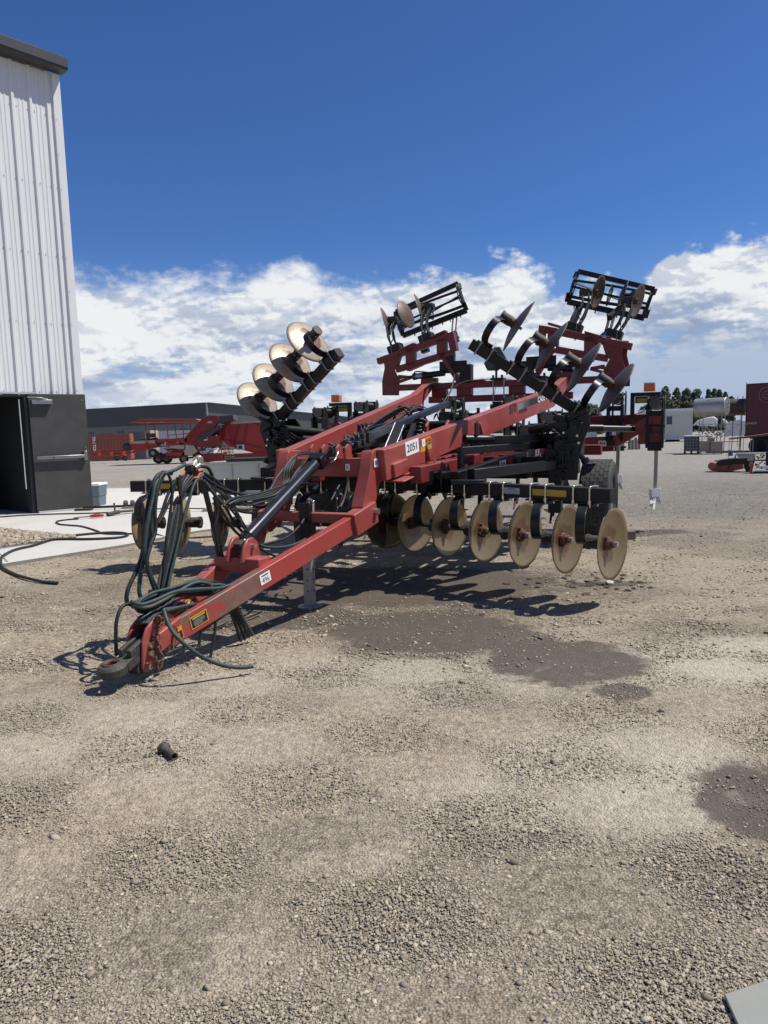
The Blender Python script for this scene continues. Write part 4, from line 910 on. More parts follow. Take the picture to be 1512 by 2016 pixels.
# ================================================================== THE YARD
def blob(t, xy, c, rx, ry, rot, soft=.35, wob=.5, nsc=1.6, brk=0.):
    """1 inside a ragged patch, 0 outside; xy: separated object coordinates"""
    dx = t.m('SUBTRACT', xy[0], c[0]); dy = t.m('SUBTRACT', xy[1], c[1]); cr, sr = math.cos(rot), math.sin(rot)
    u = t.m('DIVIDE', t.m('ADD', t.m('MULTIPLY', dx, cr), t.m('MULTIPLY', dy, sr)), rx); v = t.m('DIVIDE', t.m('SUBTRACT', t.m('MULTIPLY', dy, cr), t.m('MULTIPLY', dx, sr)), ry)
    r = t.m('SQRT', t.m('ADD', t.m('MULTIPLY', u, u), t.m('MULTIPLY', v, v)))
    n = t.noise(t.comb(xy[0], xy[1], 0.), nsc, 9., .72)
    return t.sm(t.m('ADD', r, t.m('MULTIPLY', t.m('SUBTRACT', n, .5), wob * 2)), 1. + soft / 2, 1. - soft / 2)
gm = bpy.data.materials.new('gravel_yard'); gm.use_nodes = True; t = NT(gm.node_tree); B = t.n['Principled BSDF']
co = t.add('ShaderNodeTexCoord').outputs['Object']; xy = t.sep(co)
big = t.noise(co, .38, 6., .6); mid = t.noise(t.vadd(co, (7., 3., 0.)), 1.6, 7., .65); fine = t.sm(t.noise(co, 19., 10., .80), .34, .66)
lo = t.add('ShaderNodeAttribute', attribute_name='loose').outputs['Fac']
fines = t.sm(t.m('ADD', t.m('MULTIPLY', lo, .75), t.m('MULTIPLY', t.m('SUBTRACT', mid, .5), 1.25)), .50, .10)   # pale trampled fines against darker loose gravel
grav = t.mix(fine, (.108, .086, .060), (.345, .288, .208)); dustc = t.mix(fine, (.225, .184, .126), (.53, .45, .325))
col = t.mix(t.m('MULTIPLY', fines, .80), grav, dustc)
warm = t.sm(t.noise(co, .9, 4., .5), .45, .65); col = t.mix(t.m('MULTIPLY', warm, .22), col, (.34, .25, .17))
# stone speckle at three sizes
for sc, th, am in ((26., .18, .7), (60., .26, .8), (130., .36, .85), (260., .38, .7)):
    v = t.add('ShaderNodeTexVoronoi'); t.put(v.inputs['Vector'], t.vadd(co, t.vmul(t.comb(fine, mid, 0.), (.03, .03, 0.)))); v.inputs['Scale'].default_value = sc
    k = t.sm(v.outputs['Distance'], th + .08, th - .05); cs = t.sep(v.outputs['Color'])
    sel = t.m('MULTIPLY', k, t.sm(cs[0], .35, .55)); tone = t.mix(t.sm(cs[1], .2, .8), (.055, .048, .040), (.64, .59, .49))
    col = t.mix(t.m('MULTIPLY', sel, am), col, t.mix(.22, tone, (.26, .22, .17)))
# greyer, flatter gravel further out on the right; paler far yard on the left
far = t.m('MULTIPLY', t.sm(xy[1], 7.5, 13.), t.sm(xy[0], .5, 3.)); col = t.mix(t.m('MULTIPLY', far, .72), col, t.mix(fine, (.10, .096, .088), (.27, .255, .225)))
farl = t.sm(xy[1], 17., 26.); col = t.mix(t.m('MULTIPLY', farl, .65), col, t.mix(t.noise(co, 2.5, 8., .7), (.24, .225, .20), (.44, .41, .36)))
fs = t.noise(t.vmul(co, (1., 1.6, 1.)), 3.2, 10., .82); col = t.mix(t.m('MULTIPLY', t.sm(xy[1], 9., 18.), t.sm(fs, .52, .62, 0., .6)), col, (.09, .082, .072)); col = t.mix(t.m('MULTIPLY', t.sm(xy[1], 8., 16.), t.sm(fs, .46, .38, 0., .55)), col, (.46, .43, .37))
def pc(x, y): P = gp(x, y); return (P.x, P.y)
# pale dried patches
for (x, y, rx, ry, ro, a) in ((1470, 1300, .75, .50, .2, .75), (900, 1330, 1.0, .42, .1, .35), (1180, 1500, .9, .35, .5, .4), (150, 1450, 1.0, .6, 0, .30), (1330, 1560, .5, .25, .9, .5), (620, 1330, 1.1, .35, 0, .3)):
    k = blob(t, xy, pc(x, y), rx, ry, ro, .9, .6, 1.2); col = t.mix(t.m('MULTIPLY', k, a), col, t.mix(fine, (.44, .39, .30), (.58, .53, .43)))
# damp and oily stains
wet = None
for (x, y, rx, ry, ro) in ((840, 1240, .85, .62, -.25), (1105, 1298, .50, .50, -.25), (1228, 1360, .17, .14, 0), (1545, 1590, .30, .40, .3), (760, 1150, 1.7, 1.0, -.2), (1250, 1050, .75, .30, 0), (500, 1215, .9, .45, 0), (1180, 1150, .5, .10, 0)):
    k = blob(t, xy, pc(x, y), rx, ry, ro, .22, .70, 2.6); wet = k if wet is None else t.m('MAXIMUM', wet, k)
wetc = t.mix(t.noise(co, 7., 9., .7), (.052, .042, .033), (.125, .102, .078))
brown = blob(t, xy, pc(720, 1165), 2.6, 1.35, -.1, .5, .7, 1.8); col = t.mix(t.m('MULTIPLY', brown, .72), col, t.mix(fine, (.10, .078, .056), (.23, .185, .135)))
spk = t.vor(co, 42.); peb = t.sm(spk, .17, .12)
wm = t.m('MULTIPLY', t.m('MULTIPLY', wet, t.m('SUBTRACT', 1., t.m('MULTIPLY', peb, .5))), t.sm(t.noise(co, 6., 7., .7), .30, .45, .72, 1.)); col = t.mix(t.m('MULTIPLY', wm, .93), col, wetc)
t.put(B.inputs['Base Color'], col); t.put(B.inputs['Roughness'], t.m('SUBTRACT', .95, t.m('MULTIPLY', wet, .12))); B.inputs['Specular IOR Level'].default_value = .25
bn = t.add('ShaderNodeBump'); bn.inputs['Strength'].default_value = .8; bn.inputs['Distance'].default_value = .011
hgt = t.m('ADD', t.m('MULTIPLY', t.vor(co, 34.), -.9), t.m('ADD', t.m('MULTIPLY', t.vor(co, 110.), -.9), t.m('MULTIPLY', t.noise(co, 55., 6., .7), .45)))
t.put(bn.inputs['Height'], t.m('MULTIPLY', hgt, t.m('SUBTRACT', 1., t.m('MULTIPLY', wet, .6)))); t.put(B.inputs['Normal'], bn.outputs[0])
xs = np.concatenate([-np.geomspace(4000, 9, 40), np.linspace(-8.8, 6.8, 210), np.geomspace(7, 4000, 40)])
ys = np.concatenate([[-300, -60, -10, -2], np.linspace(0, 16, 220), np.geomspace(16.3, 6000, 60)])
gx, gy = np.meshgrid(xs, ys); gz = GZ(gx, gy) + .006 * np.sin(gx * 5.1 + gy * 2.3) * np.sin(gy * 6.7 - gx) * sst(gy, 30, 10) * sst(gy, .3, 1.)
nv = gx.size; nx = len(xs); me = bpy.data.meshes.new('ground'); idx = np.arange(nv).reshape(gx.shape)
me.from_pydata(np.stack([gx.ravel(), gy.ravel(), gz.ravel()], 1).tolist(), [], np.stack([idx[:-1, :-1].ravel(), idx[:-1, 1:].ravel(), idx[1:, 1:].ravel(), idx[1:, :-1].ravel()], 1).tolist())
me.polygons.foreach_set('use_smooth', [True] * len(me.polygons)); me.materials.append(gm)
la = me.attributes.new('loose', 'FLOAT', 'POINT'); la.data.foreach_set('value', loose(gx, gy).ravel().astype(np.float32))
gr = bpy.data.objects.new('ground', me); S.collection.objects.link(gr); tag(gr, kind='structure')

# loose stones, nobody could count them: one object
phi = (1 + 5 ** .5) / 2
ICO = np.array([(-1, phi, 0), (1, phi, 0), (-1, -phi, 0), (1, -phi, 0), (0, -1, phi), (0, 1, phi), (0, -1, -phi), (0, 1, -phi), (phi, 0, -1), (phi, 0, 1), (-phi, 0, -1), (-phi, 0, 1)]) / 1.902
ICF = np.array([(0, 11, 5), (0, 5, 1), (0, 1, 7), (0, 7, 10), (0, 10, 11), (1, 5, 9), (5, 11, 4), (11, 10, 2), (10, 7, 6), (7, 1, 8), (3, 9, 4), (3, 4, 2), (3, 2, 6), (3, 6, 8), (3, 8, 9), (4, 9, 5), (2, 4, 11), (6, 2, 10), (8, 6, 7), (9, 8, 1)])
def wetmask(x, y):
    m = np.zeros_like(x)
    for (px_, py_, rx, ry) in ((845, 1245, .75, .5), (1100, 1298, .6, .45), (1500, 1590, .34, .38), (760, 1150, 1.6, 1.0)):
        P = gp(px_, py_); m = np.maximum(m, ((x - P.x) / rx) ** 2 + ((y - P.y) / ry) ** 2 < 1)
    return m
def stones(name, n, ylo, yhi, r0, sig, rmax, mt, region=None, clump=.6, zoff=0., flat=.62):
    k = rng.random(n); y = ylo * (yhi / ylo) ** k; x = (rng.random(n) - .5) * (y * 1.16 + .4)
    if region is not None: x, y = region(n)
    keep = (rng.random(n) < (1 - clump) + clump * 1.25 * loose(x, y) ** 1.3) & ((wetmask(x, y) < .5) | (rng.random(n) < .16)); x, y = x[keep], y[keep]; n = len(x)
    r = np.minimum(r0 * np.exp(sig * rng.standard_normal(n)), rmax)
    q = rng.standard_normal((n, 3)); a = rng.random(n) * 6.283
    sc = np.stack([r * rng.uniform(.8, 1.5, n), r * rng.uniform(.7, 1.1, n), r * rng.uniform(.4, .85, n) * flat / .62], 1)
    P = ICO[None] * (1 + .30 * rng.standard_normal((n, 12, 1))) * sc[:, None, :]
    tx = rng.normal(0, .25, (n, 1)); P[:, :, 2] += P[:, :, 0] * tx
    c, s_ = np.cos(a)[:, None], np.sin(a)[:, None]; X_ = P[:, :, 0] * c - P[:, :, 1] * s_ + x[:, None]; Y_ = P[:, :, 0] * s_ + P[:, :, 1] * c + y[:, None]
    Z_ = P[:, :, 2] + (GZ(x, y) + sc[:, 2] * .35 + zoff)[:, None]
    co_ = np.stack([X_, Y_, Z_], 2).reshape(-1, 3).astype(np.float32); F = (ICF[None] + (np.arange(n) * 12)[:, None, None]).reshape(-1).astype(np.int32)
    me = bpy.data.meshes.new(name); me.vertices.add(len(co_)); me.vertices.foreach_set('co', co_.ravel()); me.loops.add(len(F)); me.loops.foreach_set('vertex_index', F)
    me.polygons.add(len(F) // 3); me.polygons.foreach_set('loop_start', np.arange(0, len(F), 3, dtype=np.int32)); me.polygons.foreach_set('loop_total', np.full(len(F) // 3, 3, np.int32)); me.update()
    ca = me.color_attributes.new('tone', 'FLOAT_COLOR', 'POINT'); g_ = np.clip(rng.normal(.32, .085, n), .10, .58); w = rng.uniform(0, 1, n)
    colr = np.stack([g_ * (1.06 + .09 * w), g_ * (.93 + .0 * w), g_ * (.76 - .12 * w), np.ones(n)], 1); dk = rng.random(n) < .07; colr[dk, :3] *= .38
    ca.data.foreach_set('color', np.repeat(colr, 12, 0).astype(np.float32).ravel())
    me.materials.append(mt); o = bpy.data.objects.new(name, me); S.collection.objects.link(o); return o
sm_ = bpy.data.materials.new('loose_stone'); sm_.use_nodes = True; t = NT(sm_.node_tree); B = t.n['Principled BSDF']
at = t.add('ShaderNodeAttribute', attribute_name='tone'); nz = t.noise(t.add('ShaderNodeTexCoord').outputs['Object'], 60., 4., .6)
t.put(B.inputs['Base Color'], t.mix(t.m('MULTIPLY', nz, .45), at.outputs['Color'], (.33, .285, .225))); B.inputs['Roughness'].default_value = .85; B.inputs['Specular IOR Level'].default_value = .3
tag(stones('loose_gravel', 170000, 1.15, 5.6, .0030, .44, .0108, sm_, clump=.55, flat=.40), kind='stuff')
tag(stones('loose_gravel', 110000, 1.15, 4.8, .0025, .38, .007, sm_, clump=.15, flat=.45), kind='stuff')
tag(stones('loose_gravel', 70000, 4.4, 17., .0052, .48, .022, sm_, clump=.4, flat=.45), kind='stuff')
tag(stones('loose_gravel', 420, 1.4, 9., .0095, .30, .020, sm_, clump=.2, flat=.55), kind='stuff')

# ---- concrete apron and its gravel strips
near = [(-140, 1140), (0, 1117), (130, 1096), (264, 1074), (397, 1048), (480, 1038), (560, 1027), (640, 1018)]
farp = [(-140, 990), (0, 978), (90, 970), (190, 964), (350, 962), (470, 962), (580, 961), (690, 960)]
def sheet(name, A, Bp, nv_, off, mt, kind, edge=None):
    b = MB(); b.use(mt); rows = []
    A = [gp(*p) for p in A]; Bq = [gp(*p) for p in Bp]
    def sub(L, k=4):
        out = []
        for i in range(len(L) - 1):
            for j in range(k): out.append(L[i].lerp(L[i + 1], j / k))
        return out + [L[-1]]
    A, Bq = sub(A), sub(Bq)
    for j in range(nv_ + 1):
        r_ = []
        for p, q in zip(A, Bq):
            w = p.lerp(q, j / nv_); w.z = float(GZ(w.x, w.y)) + off; r_.append(w)
        rows.append(r_)
    n = len(A); vs = [v for r_ in rows for v in r_]
    b.raw(vs, [(j * n + i, j * n + i + 1, (j + 1) * n + i + 1, (j + 1) * n + i) for j in range(nv_) for i in range(n - 1)], True)
    if edge:
        b.use(edge)
        for r_ in (rows[0], rows[-1], [r[-1] for r in rows]):
            vs = r_ + [v - V(0, 0, .12) for v in r_]; k = len(r_); b.raw(vs, [(i, i + 1, k + i + 1, k + i) for i in range(k - 1)])
    o = b.build(name); tag(o, kind=kind); return o
sheet('concrete_apron', near, farp, 16, .035, CONC, 'structure', CONCE)
GRAVD = mat('crushed_stone', (.16, .15, .14), .95, var=.6, vscale=30., bump=1., bscale=60)
def strip(a, c): 
    sheet('gravel_strip', a, c, 4, .040, GRAVD, 'structure')
strip([(-80, 1096), (0, 1086), (60, 1077), (150, 1064)], [(-80, 1034), (0, 1043), (60, 1050), (150, 1062)])
strip([(395, 1012), (480, 1008), (560, 1003), (640, 998)], [(420, 992), (480, 989), (560, 985), (640, 981)])
def reg(quad):
    Q = [gp(*p) for p in quad]
    def f(n):
        u, v = rng.random(n), rng.random(n); X = []; 
        x = (Q[0].x * (1 - u) + Q[1].x * u) * (1 - v) + (Q[3].x * (1 - u) + Q[2].x * u) * v; y = (Q[0].y * (1 - u) + Q[1].y * u) * (1 - v) + (Q[3].y * (1 - u) + Q[2].y * u) * v
        return x, y
    return f
tag(stones('crushed_stone', 12000, 1, 2, .0135, .35, .035, sm_, reg([(-80, 1094), (146, 1064), (146, 1063), (-80, 1037)]), 0., .045), kind='stuff')
tag(stones('crushed_stone', 4500, 1, 2, .0135, .35, .035, sm_, reg([(398, 1010), (640, 997), (640, 982), (422, 993)]), 0., .045), kind='stuff')
b = MB(); b.use(CONCE)   # joints sawn in the apron
for p, q in (((0, 1096), (15, 1112)), ((190, 1020), (700, 1000))):
    P, Q = gp(*p), gp(*q); N = 14
    for i in range(N):
        a_, c_ = P.lerp(Q, i / N), P.lerp(Q, (i + 1) / N); a_.z = float(GZ(a_.x, a_.y)) + .038; c_.z = float(GZ(c_.x, c_.y)) + .038; b.beam(a_, c_, .012, .004)
tag(b.build('apron_joint'), kind='structure')

# ---- white metal building on the left
Cc = gp(178, 1001, .285); Hh = up_at(Cc, 110, 149.5); P2 = gp(-6, 109, Hh); Cc.z = 0
uW = Vector((Cc.x - P2.x, Cc.y - P2.y, 0)).normalized(); nW = Vector((uW.y, -uW.x, 0)); ZS = up_at(Cc, 166, 780)
bd = empty('metal_building', (Cc.x, Cc.y, .2), math.atan2(uW.y, uW.x), 'tall white metal sided building with dark eave and open doorway at the left edge', 'building')
# local frame: x along the wall (corner at 0, building towards -x), -y outwards
prof = [(0, 0), (.040, 0), (.060, -.032), (.100, -.032), (.120, 0), (.175, 0), (.183, -.006), (.207, -.006), (.215, 0), (.245, 0), (.253, -.006), (.277, -.006), (.285, 0)]
pts = []
for k in range(-46, 0):
    for x, y in prof: pts.append((k * .305 + x, y))
pts = [p for p in pts if p[0] <= -.11] + [(-.11, 0)]
b = MB(); b.use(WALL); z0, z1_ = ZS - .2, Hh - .2
vs = [V(x, y, z) for x, y in pts for z in (z0, z1_)]; b.raw(vs, [(2 * i, 2 * i + 2, 2 * i + 3, 2 * i + 1) for i in range(len(pts) - 1)])
b.box(-14, -.11, .02, .2, z0, z1_)
b.box(-.95, -.11, .0, .2, .0, z0)
b.build('wall', parent=bd)
b = MB(); b.use(WALL); b.box(-.13, .012, -.040, -.003, .0, z1_); b.box(-.02, .010, -.003, 9., .0, z1_); b.build('corner_trim', parent=bd, bevel=.004)
b = MB(); b.use(ZINC)
for zz in [q_ for q_ in [z0 + .07 + i * 1.22 for i in range(6)] if q_ < z1_ - .2]:
    for k in range(-12, 0):
        for dx in (.145, .03): b.cyl(V(k * .305 + dx, -.004, zz), V(k * .305 + dx, -.010, zz), .010, 6)
for zz in [q_ for q_ in [z0 + .1 + i * .6 for i in range(10)] if q_ < z1_ - .2]: b.cyl(V(-.105, -.040, zz), V(-.105, -.046, zz), .009, 6)
b.build('screw', parent=bd)
b = MB(); b.use(TRIMD); pf = [(-.02, .02), (-.27, .02), (-.30, .06), (-.30, .22), (-.27, .235), (-.02, .25)]
b.prism([V(-15, y, z1_ + z) for y, z in pf], V(15.06, 0, 0)); b.use(CONCE); b.build('eave_trim', parent=bd, bevel=.004)
b = MB(); b.use(TRIMD); b.prism([V(-15, -.28, z1_ + .235), V(-15, 6, z1_ + .9), V(-15, 6, z1_ + .8), V(-15, -.28, z1_ + .2)], V(15.05, 0, 0)); b.build('roof', parent=bd)
# dark doorway, room behind it
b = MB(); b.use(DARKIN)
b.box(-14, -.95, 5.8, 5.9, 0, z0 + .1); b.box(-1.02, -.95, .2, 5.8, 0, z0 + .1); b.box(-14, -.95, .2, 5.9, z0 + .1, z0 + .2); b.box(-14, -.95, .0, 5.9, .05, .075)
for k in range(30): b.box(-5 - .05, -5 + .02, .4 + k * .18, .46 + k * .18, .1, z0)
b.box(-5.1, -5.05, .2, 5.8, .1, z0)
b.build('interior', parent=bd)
b = MB(); b.use(TRIMD); b.box(-1.07, -.98, -.03, .16, .05, z0 - .03); b.box(-3.2, -.98, -.03, .16, z0 - .03, z0 + .04); b.use(GREYP); b.box(-3.2, -.88, -.06, -.03, z0 + .015, z0 + .055); b.build('door_frame', parent=bd, bevel=.003)
b = MB(); b.use(GREYP); b.box(-1.19, -1.175, -.10, -.085, .55, z0 - .08); b.build('weather_strip', parent=bd)
# open door lying back along the wall
ang = math.atan2(.62, .785) - math.atan2(uW.y, uW.x)
hz_ = V(-1.03, -.07, 0); ddv = V(math.cos(ang), math.sin(ang), 0); dnv = V(math.sin(ang), -math.cos(ang), 0)
b = MB(); b.use(DOOR); b.frame(hz_ + ddv * .50 + V(0, 0, 1.155), ddv, dnv, V(0, 0, 1), .97, .045, 2.14)
b.use(GREYP); b.frame(hz_ + ddv * .5 + dnv * .03 + V(0, 0, .115), ddv, dnv, V(0, 0, 1), .93, .012, .035)
dr = b.build('door', parent=bd, bevel=.004)
dl = hz_ + dnv * .0225
b = MB(); b.use(ALU); b.frame(dl + ddv * .22 + dnv * .045 + V(0, 0, 2.08), ddv, dnv, V(0, 0, 1), .34, .085, .075); b.tube([dl + ddv * .32 + dnv * .06 + V(0, 0, 2.13), dl + ddv * .18 + dnv * .10 + V(0, 0, 2.15), dl - ddv * .02 + dnv * .06 + V(0, 0, 2.16)], .010, 6, 2); b.build('door_closer', parent=dr, bevel=.004)
b = MB(); b.use(ALU); b.frame(dl + ddv * .47 + dnv * .06 + V(0, 0, 1.09), ddv, dnv, V(0, 0, 1), .82, .05, .055); b.frame(dl + ddv * .90 + dnv * .04 + V(0, 0, 1.10), ddv, dnv, V(0, 0, 1), .055, .075, .17); b.use(INK); b.cyl(dl + ddv * .34 + dnv * .085 + V(0, 0, 1.09), dl + ddv * .34 + dnv * .088 + V(0, 0, 1.09), .014, 10); b.build('push_bar', parent=dr, bevel=.005)
b = MB(); b.use(ZINC)
for zz in (1.25, .97, 2.12): b.cyl(dl + ddv * .92 + V(0, 0, zz), dl + ddv * .92 + dnv * .008 + V(0, 0, zz), .012, 8)
b.build('door_hardware', parent=dr)
# things in the doorway
P = Matrix.Rotation(math.atan2(uW.y, uW.x), 4, 'Z'); IN = lambda x, y, z: Vector((Cc.x, Cc.y, .2)) + P @ V(x, y, z)
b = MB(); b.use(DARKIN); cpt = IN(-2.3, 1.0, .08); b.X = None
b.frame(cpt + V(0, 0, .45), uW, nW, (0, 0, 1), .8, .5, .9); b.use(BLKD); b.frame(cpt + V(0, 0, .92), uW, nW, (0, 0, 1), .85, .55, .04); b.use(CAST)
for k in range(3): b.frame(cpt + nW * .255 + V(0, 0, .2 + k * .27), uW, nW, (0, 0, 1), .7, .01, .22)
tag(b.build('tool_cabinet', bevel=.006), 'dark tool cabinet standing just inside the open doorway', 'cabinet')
b = MB(); b.use(INK); a_ = IN(-1.95, .85, 1.45); b.frame(a_ + V(0, 0, .0), uW, nW, (0, 0, 1), .10, .05, .16); b.frame(a_ - V(0, 0, .45), uW, nW, (0, 0, 1), .12, .06, .12); b.tube([a_ - V(0, 0, .1), a_ - V(.04, .04, .3), a_ - V(0, 0, .42)], .012, 6)
tag(b.build('wall_control_box'), 'small black control box on a cable hanging inside the doorway', 'control box')

# cooler bin behind the door
P = gp(185, 1000); b = MB(); b.use(mat('blue_grey_plastic', (.11, .14, .17), .5, var=.15)); b.taper(P + V(.0, .2, .0), P + V(.0, .2, .22), .34, .20, .37, .23, (1, 0, 0)); b.taper(P + V(.0, .2, .22), P + V(.0, .2, .43), .38, .24, .42, .26, (1, 0, 0))
o = b.build('storage_bin', bevel=.012); b = MB(); b.use(WHTCAP); b.box(P.x - .14, P.x + .14, P.y - .03, P.y + .43, P.z + .43, P.z + .48); b.build('lid', parent=o, bevel=.01); tag(o, 'blue grey plastic bin with a white lid behind the open door', 'storage bin')

# ---- hoses and tools on the apron
def flat_hose(pxs, r, mt, label, cat='hose', lift=.0):
    b = MB(); b.use(mt); pts = []
    for i, (x, y) in enumerate(pxs):
        P = gp(x, y); on = 1 if y < 1117 - x * .165 else 0; P.z = float(GZ(P.x, P.y)) + r + (.037 if on else .004) + lift * (i % 2); pts.append(P)
    b.tube(pts, r, 8, 6); return tag(b.build('air_hose'), label, cat)
o = flat_hose([(114, 1152), (88, 1150), (66, 1145), (40, 1138), (20, 1130), (5, 1120), (3, 1108), (20, 1095), (40, 1088), (66, 1082), (106, 1069), (130, 1064), (149, 1061), (205, 1056), (238, 1056), (252, 1059), (248, 1063), (231, 1066), (200, 1068), (165, 1069), (116, 1069), (66, 1073), (0, 1081), (-80, 1090)], .0165, RUB, 'thick black hose looping off the concrete apron onto the dirt')
flat_hose([(155, 1027), (132, 1029), (118, 1031), (111, 1034), (118, 1038), (135, 1040), (159, 1042), (178, 1047), (192, 1052), (205, 1057), (235, 1058), (300, 1057), (340, 1062), (420, 1058)], .012, RUB, 'thin black hose running from the red handled gun across the apron')
flat_hose([(-40, 1025), (0, 1023), (60, 1019), (120, 1017), (200, 1015), (262, 1011), (330, 1006), (440, 1006), (560, 1003)], .011, BLK, 'straight black cable lying along the foot of the open door')
def flat_tool(name, p, q, mb_fn, label, cat):
    P, Q = gp(*p), gp(*q); P.z = float(GZ(P.x, P.y)) + .04; Q.z = float(GZ(Q.x, Q.y)) + .04; b = MB(); mb_fn(b, P, Q); return tag(b.build(name, bevel=.003), label, cat)
REDPL = mat('red_plastic', (.42, .03, .03), .4, var=.15)
def gun(b, P, Q):
    up = V(0, 0, .03); b.use(REDPL); b.taper(P + up, P.lerp(Q, .5) + up * 1.3, .05, .04, .08, .055); b.taper(P.lerp(Q, .5) + up * 1.3, Q + up, .08, .055, .05, .035); b.use(ZINC); b.cyl(P + up, P + (P - Q).normalized() * .25 + up * .7, .014, 8)
flat_tool('wash_gun', (178, 1025), (205, 1023), gun, 'red handled wash gun lying on the pale apron', 'wash gun')
def wand(b, P, Q):
    b.use(CAST); b.cyl(P + V(0, 0, .03), P.lerp(Q, .45) + V(0, 0, .05), .035, 10); b.cyl(P.lerp(Q, .45) + V(0, 0, .05), Q + V(0, 0, .04), .022, 10); b.cyl(P.lerp(Q, .3) + V(0, 0, .05), P.lerp(Q, .2) + V(0, .1, .2), .016, 8)
flat_tool('spray_lance', (212, 1021), (262, 1014), wand, 'dark grey lance with a bent grip lying beyond the red gun', 'lance')
def bar2(b, P, Q):
    b.use(BLKD); b.beam(P + V(0, 0, .04), Q + V(0, 0, .04), .05, .04); b.use(CAST); b.box(P.x - .1, P.x + .2, P.y - .15, P.y - .02, P.z - .035, P.z + .035); d = (Q - P).normalized()
    for k in (.86, 1.0): c = P.lerp(Q, k) + V(0, 0, .07); b.lathe(c, d, [(.0, -.03), (.07, -.03), (.08, 0), (.07, .03), (0, .03)], 14)
    b.use(STEEL); b.beam(P.lerp(Q, .80) + V(0, -.05, .02), Q + V(.1, -.05, .02), .06, .03)
flat_tool('trolley_frame', (164, 1008), (262, 1004), bar2, 'black bar with small wheels lying at the foot of the door', 'trolley')
# ---- small things in front
def pipe(b, P, Q):
    up = V(0, 0, .018); d = (Q - P).normalized(); b.use(CAST)
    b.lathe(P + up, d, [(.012, -.004), (.024, .0), (.029, .008), (.029, .030), (.024, .036), (.021, .040), (.017, .045), (.0165, .115), (.019, .120), (.019, .130), (.013, .131), (.013, .06)], 22)
P, Q = gp(320, 1478), gp(350, 1502); b = MB(); pipe(b, P, Q); tag(b.build('pipe_fitting'), 'short dark pipe fitting with a collar lying on the gravel in front', 'pipe fitting')
b = MB(); b.use(mat('grey_board', (.25, .27, .25), .6, var=.12, vscale=12, dust=DUST, dustamt=.35, bump=.1)); Ps = [gp(*p) for p in ((1426, 1969), (1530, 1934), (1640, 2060), (1480, 2090))]
for p_ in Ps: p_.z = float(GZ(p_.x, p_.y)) + .006
b.prism(Ps, V(0, 0, .012)); tag(b.build('grey_board', bevel=.002), 'flat grey board lying on the gravel at the bottom right corner', 'board')
WOOD = mat('old_timber', (.17, .125, .085), .8, var=.35, vscale=14, bump=.4)
P = gp(1238, 1062); b = MB(); b.use(WOOD); b.frame(P + V(-.12, .05, .055), (1, .05, 0), (-.05, 1, 0), (0, 0, 1), .42, .14, .11); tag(b.build('timber_block', bevel=.006), 'short timber block on the ground beside the tyre', 'timber block')
for (x, y, s_, lab) in ((708, 1078, .035, 'pale stone on the ground under the front discs'), (697, 1113, .028, 'pale stone on the damp ground between the jack and the discs'), (1200, 1150, .04, 'pale stone on the ground beneath the outermost disc')):
    P = gp(x, y); b = MB(); b.use(mat('pale_stone', (.50, .46, .38), .8, var=.2, bump=.3)); b.raw([P + V(v[0] * s_ * 1.2, v[1] * s_, v[2] * s_ * .7 + s_ * .35) for v in ICO * (1 + .12 * rng.standard_normal((12, 1)))], [tuple(f) for f in ICF]); o = b.build('pale_stone', bevel=.006); tag(o, lab, 'stone')
# clods of soil dropped from the discs
P = gp(1170, 1150); CL = mat('dark_soil', (.075, .06, .045), .95, var=.3, bump=.6)
b = MB(); b.use(CL)
for i in range(90):
    c = gp(random.gauss(1165, 55), random.gauss(1148, 9)); s_ = random.uniform(.006, .028); vs = ICO * (1 + .25 * rng.standard_normal((12, 1))); b.raw([c + V(v[0] * s_ * 1.4, v[1] * s_ * 1.2, v[2] * s_ * .5 + s_ * .2) for v in vs], [tuple(f) for f in ICF])
tag(b.build('soil_clods'), kind='stuff')

# ================================================================== BACKGROUND
class BG:
    """a thing far away: local x to the right, y away from the camera, z up, measured in pixels of the photo at its distance"""
    def __init__(s, name, px, py, label, cat, group=None, depth=None, face=False):
        P = gp(px, py)
        if depth: d = ray(px, py); P = Vector((d.x * depth / d.y, depth, 0))
        s.px, s.py, s.k = px, py, P.y / FPX / (1 - .0); s.d = P.y
        a = math.atan2(P.x, P.y); s.k = math.hypot(P.x, P.y) / math.cos(math.atan((px - 756) / FPX)) ** -1 / FPX
        s.k = P.y / (FPX * fwd.y); face = face or px > 1200; s.c = math.cos(a) if face else 1.; s.o = empty(name, (P.x, P.y, P.z), -a if face else 0, label, cat, group); s.py0 = 1008 + (P - Vector((0, 0, CAMH))).dot(DN) / (P - Vector((0, 0, CAMH))).dot(fwd) * FPX
    def p(s, x, y, dep=0.):
        dx, dy = x - s.px, s.py0 - y; return V((dx + dy * ROLL) * s.k * s.c, dep, (dy - dx * ROLL) * s.k)
    def bx(s, b, x0, x1, y0, y1, d0, d1):
        A = s.p((x0 + x1) / 2, (y0 + y1) / 2, (d0 + d1) / 2); b.frame(A, (1, 0, 0), (0, 1, 0), (0, 0, 1), abs(x1 - x0) * s.k * s.c, abs(d1 - d0), abs(y1 - y0) * s.k)
    def pl(s, b, pts, d0, d1): b.prism([s.p(x, y, d0) for x, y in pts], V(0, d1 - d0, 0))
    def ln(s, b, x0, y0, x1, y1, w, d=0., dep=None, d2=None): b.beam(s.p(x0, y0, d), s.p(x1, y1, d if d2 is None else d2), (dep or w * s.k), w * s.k)
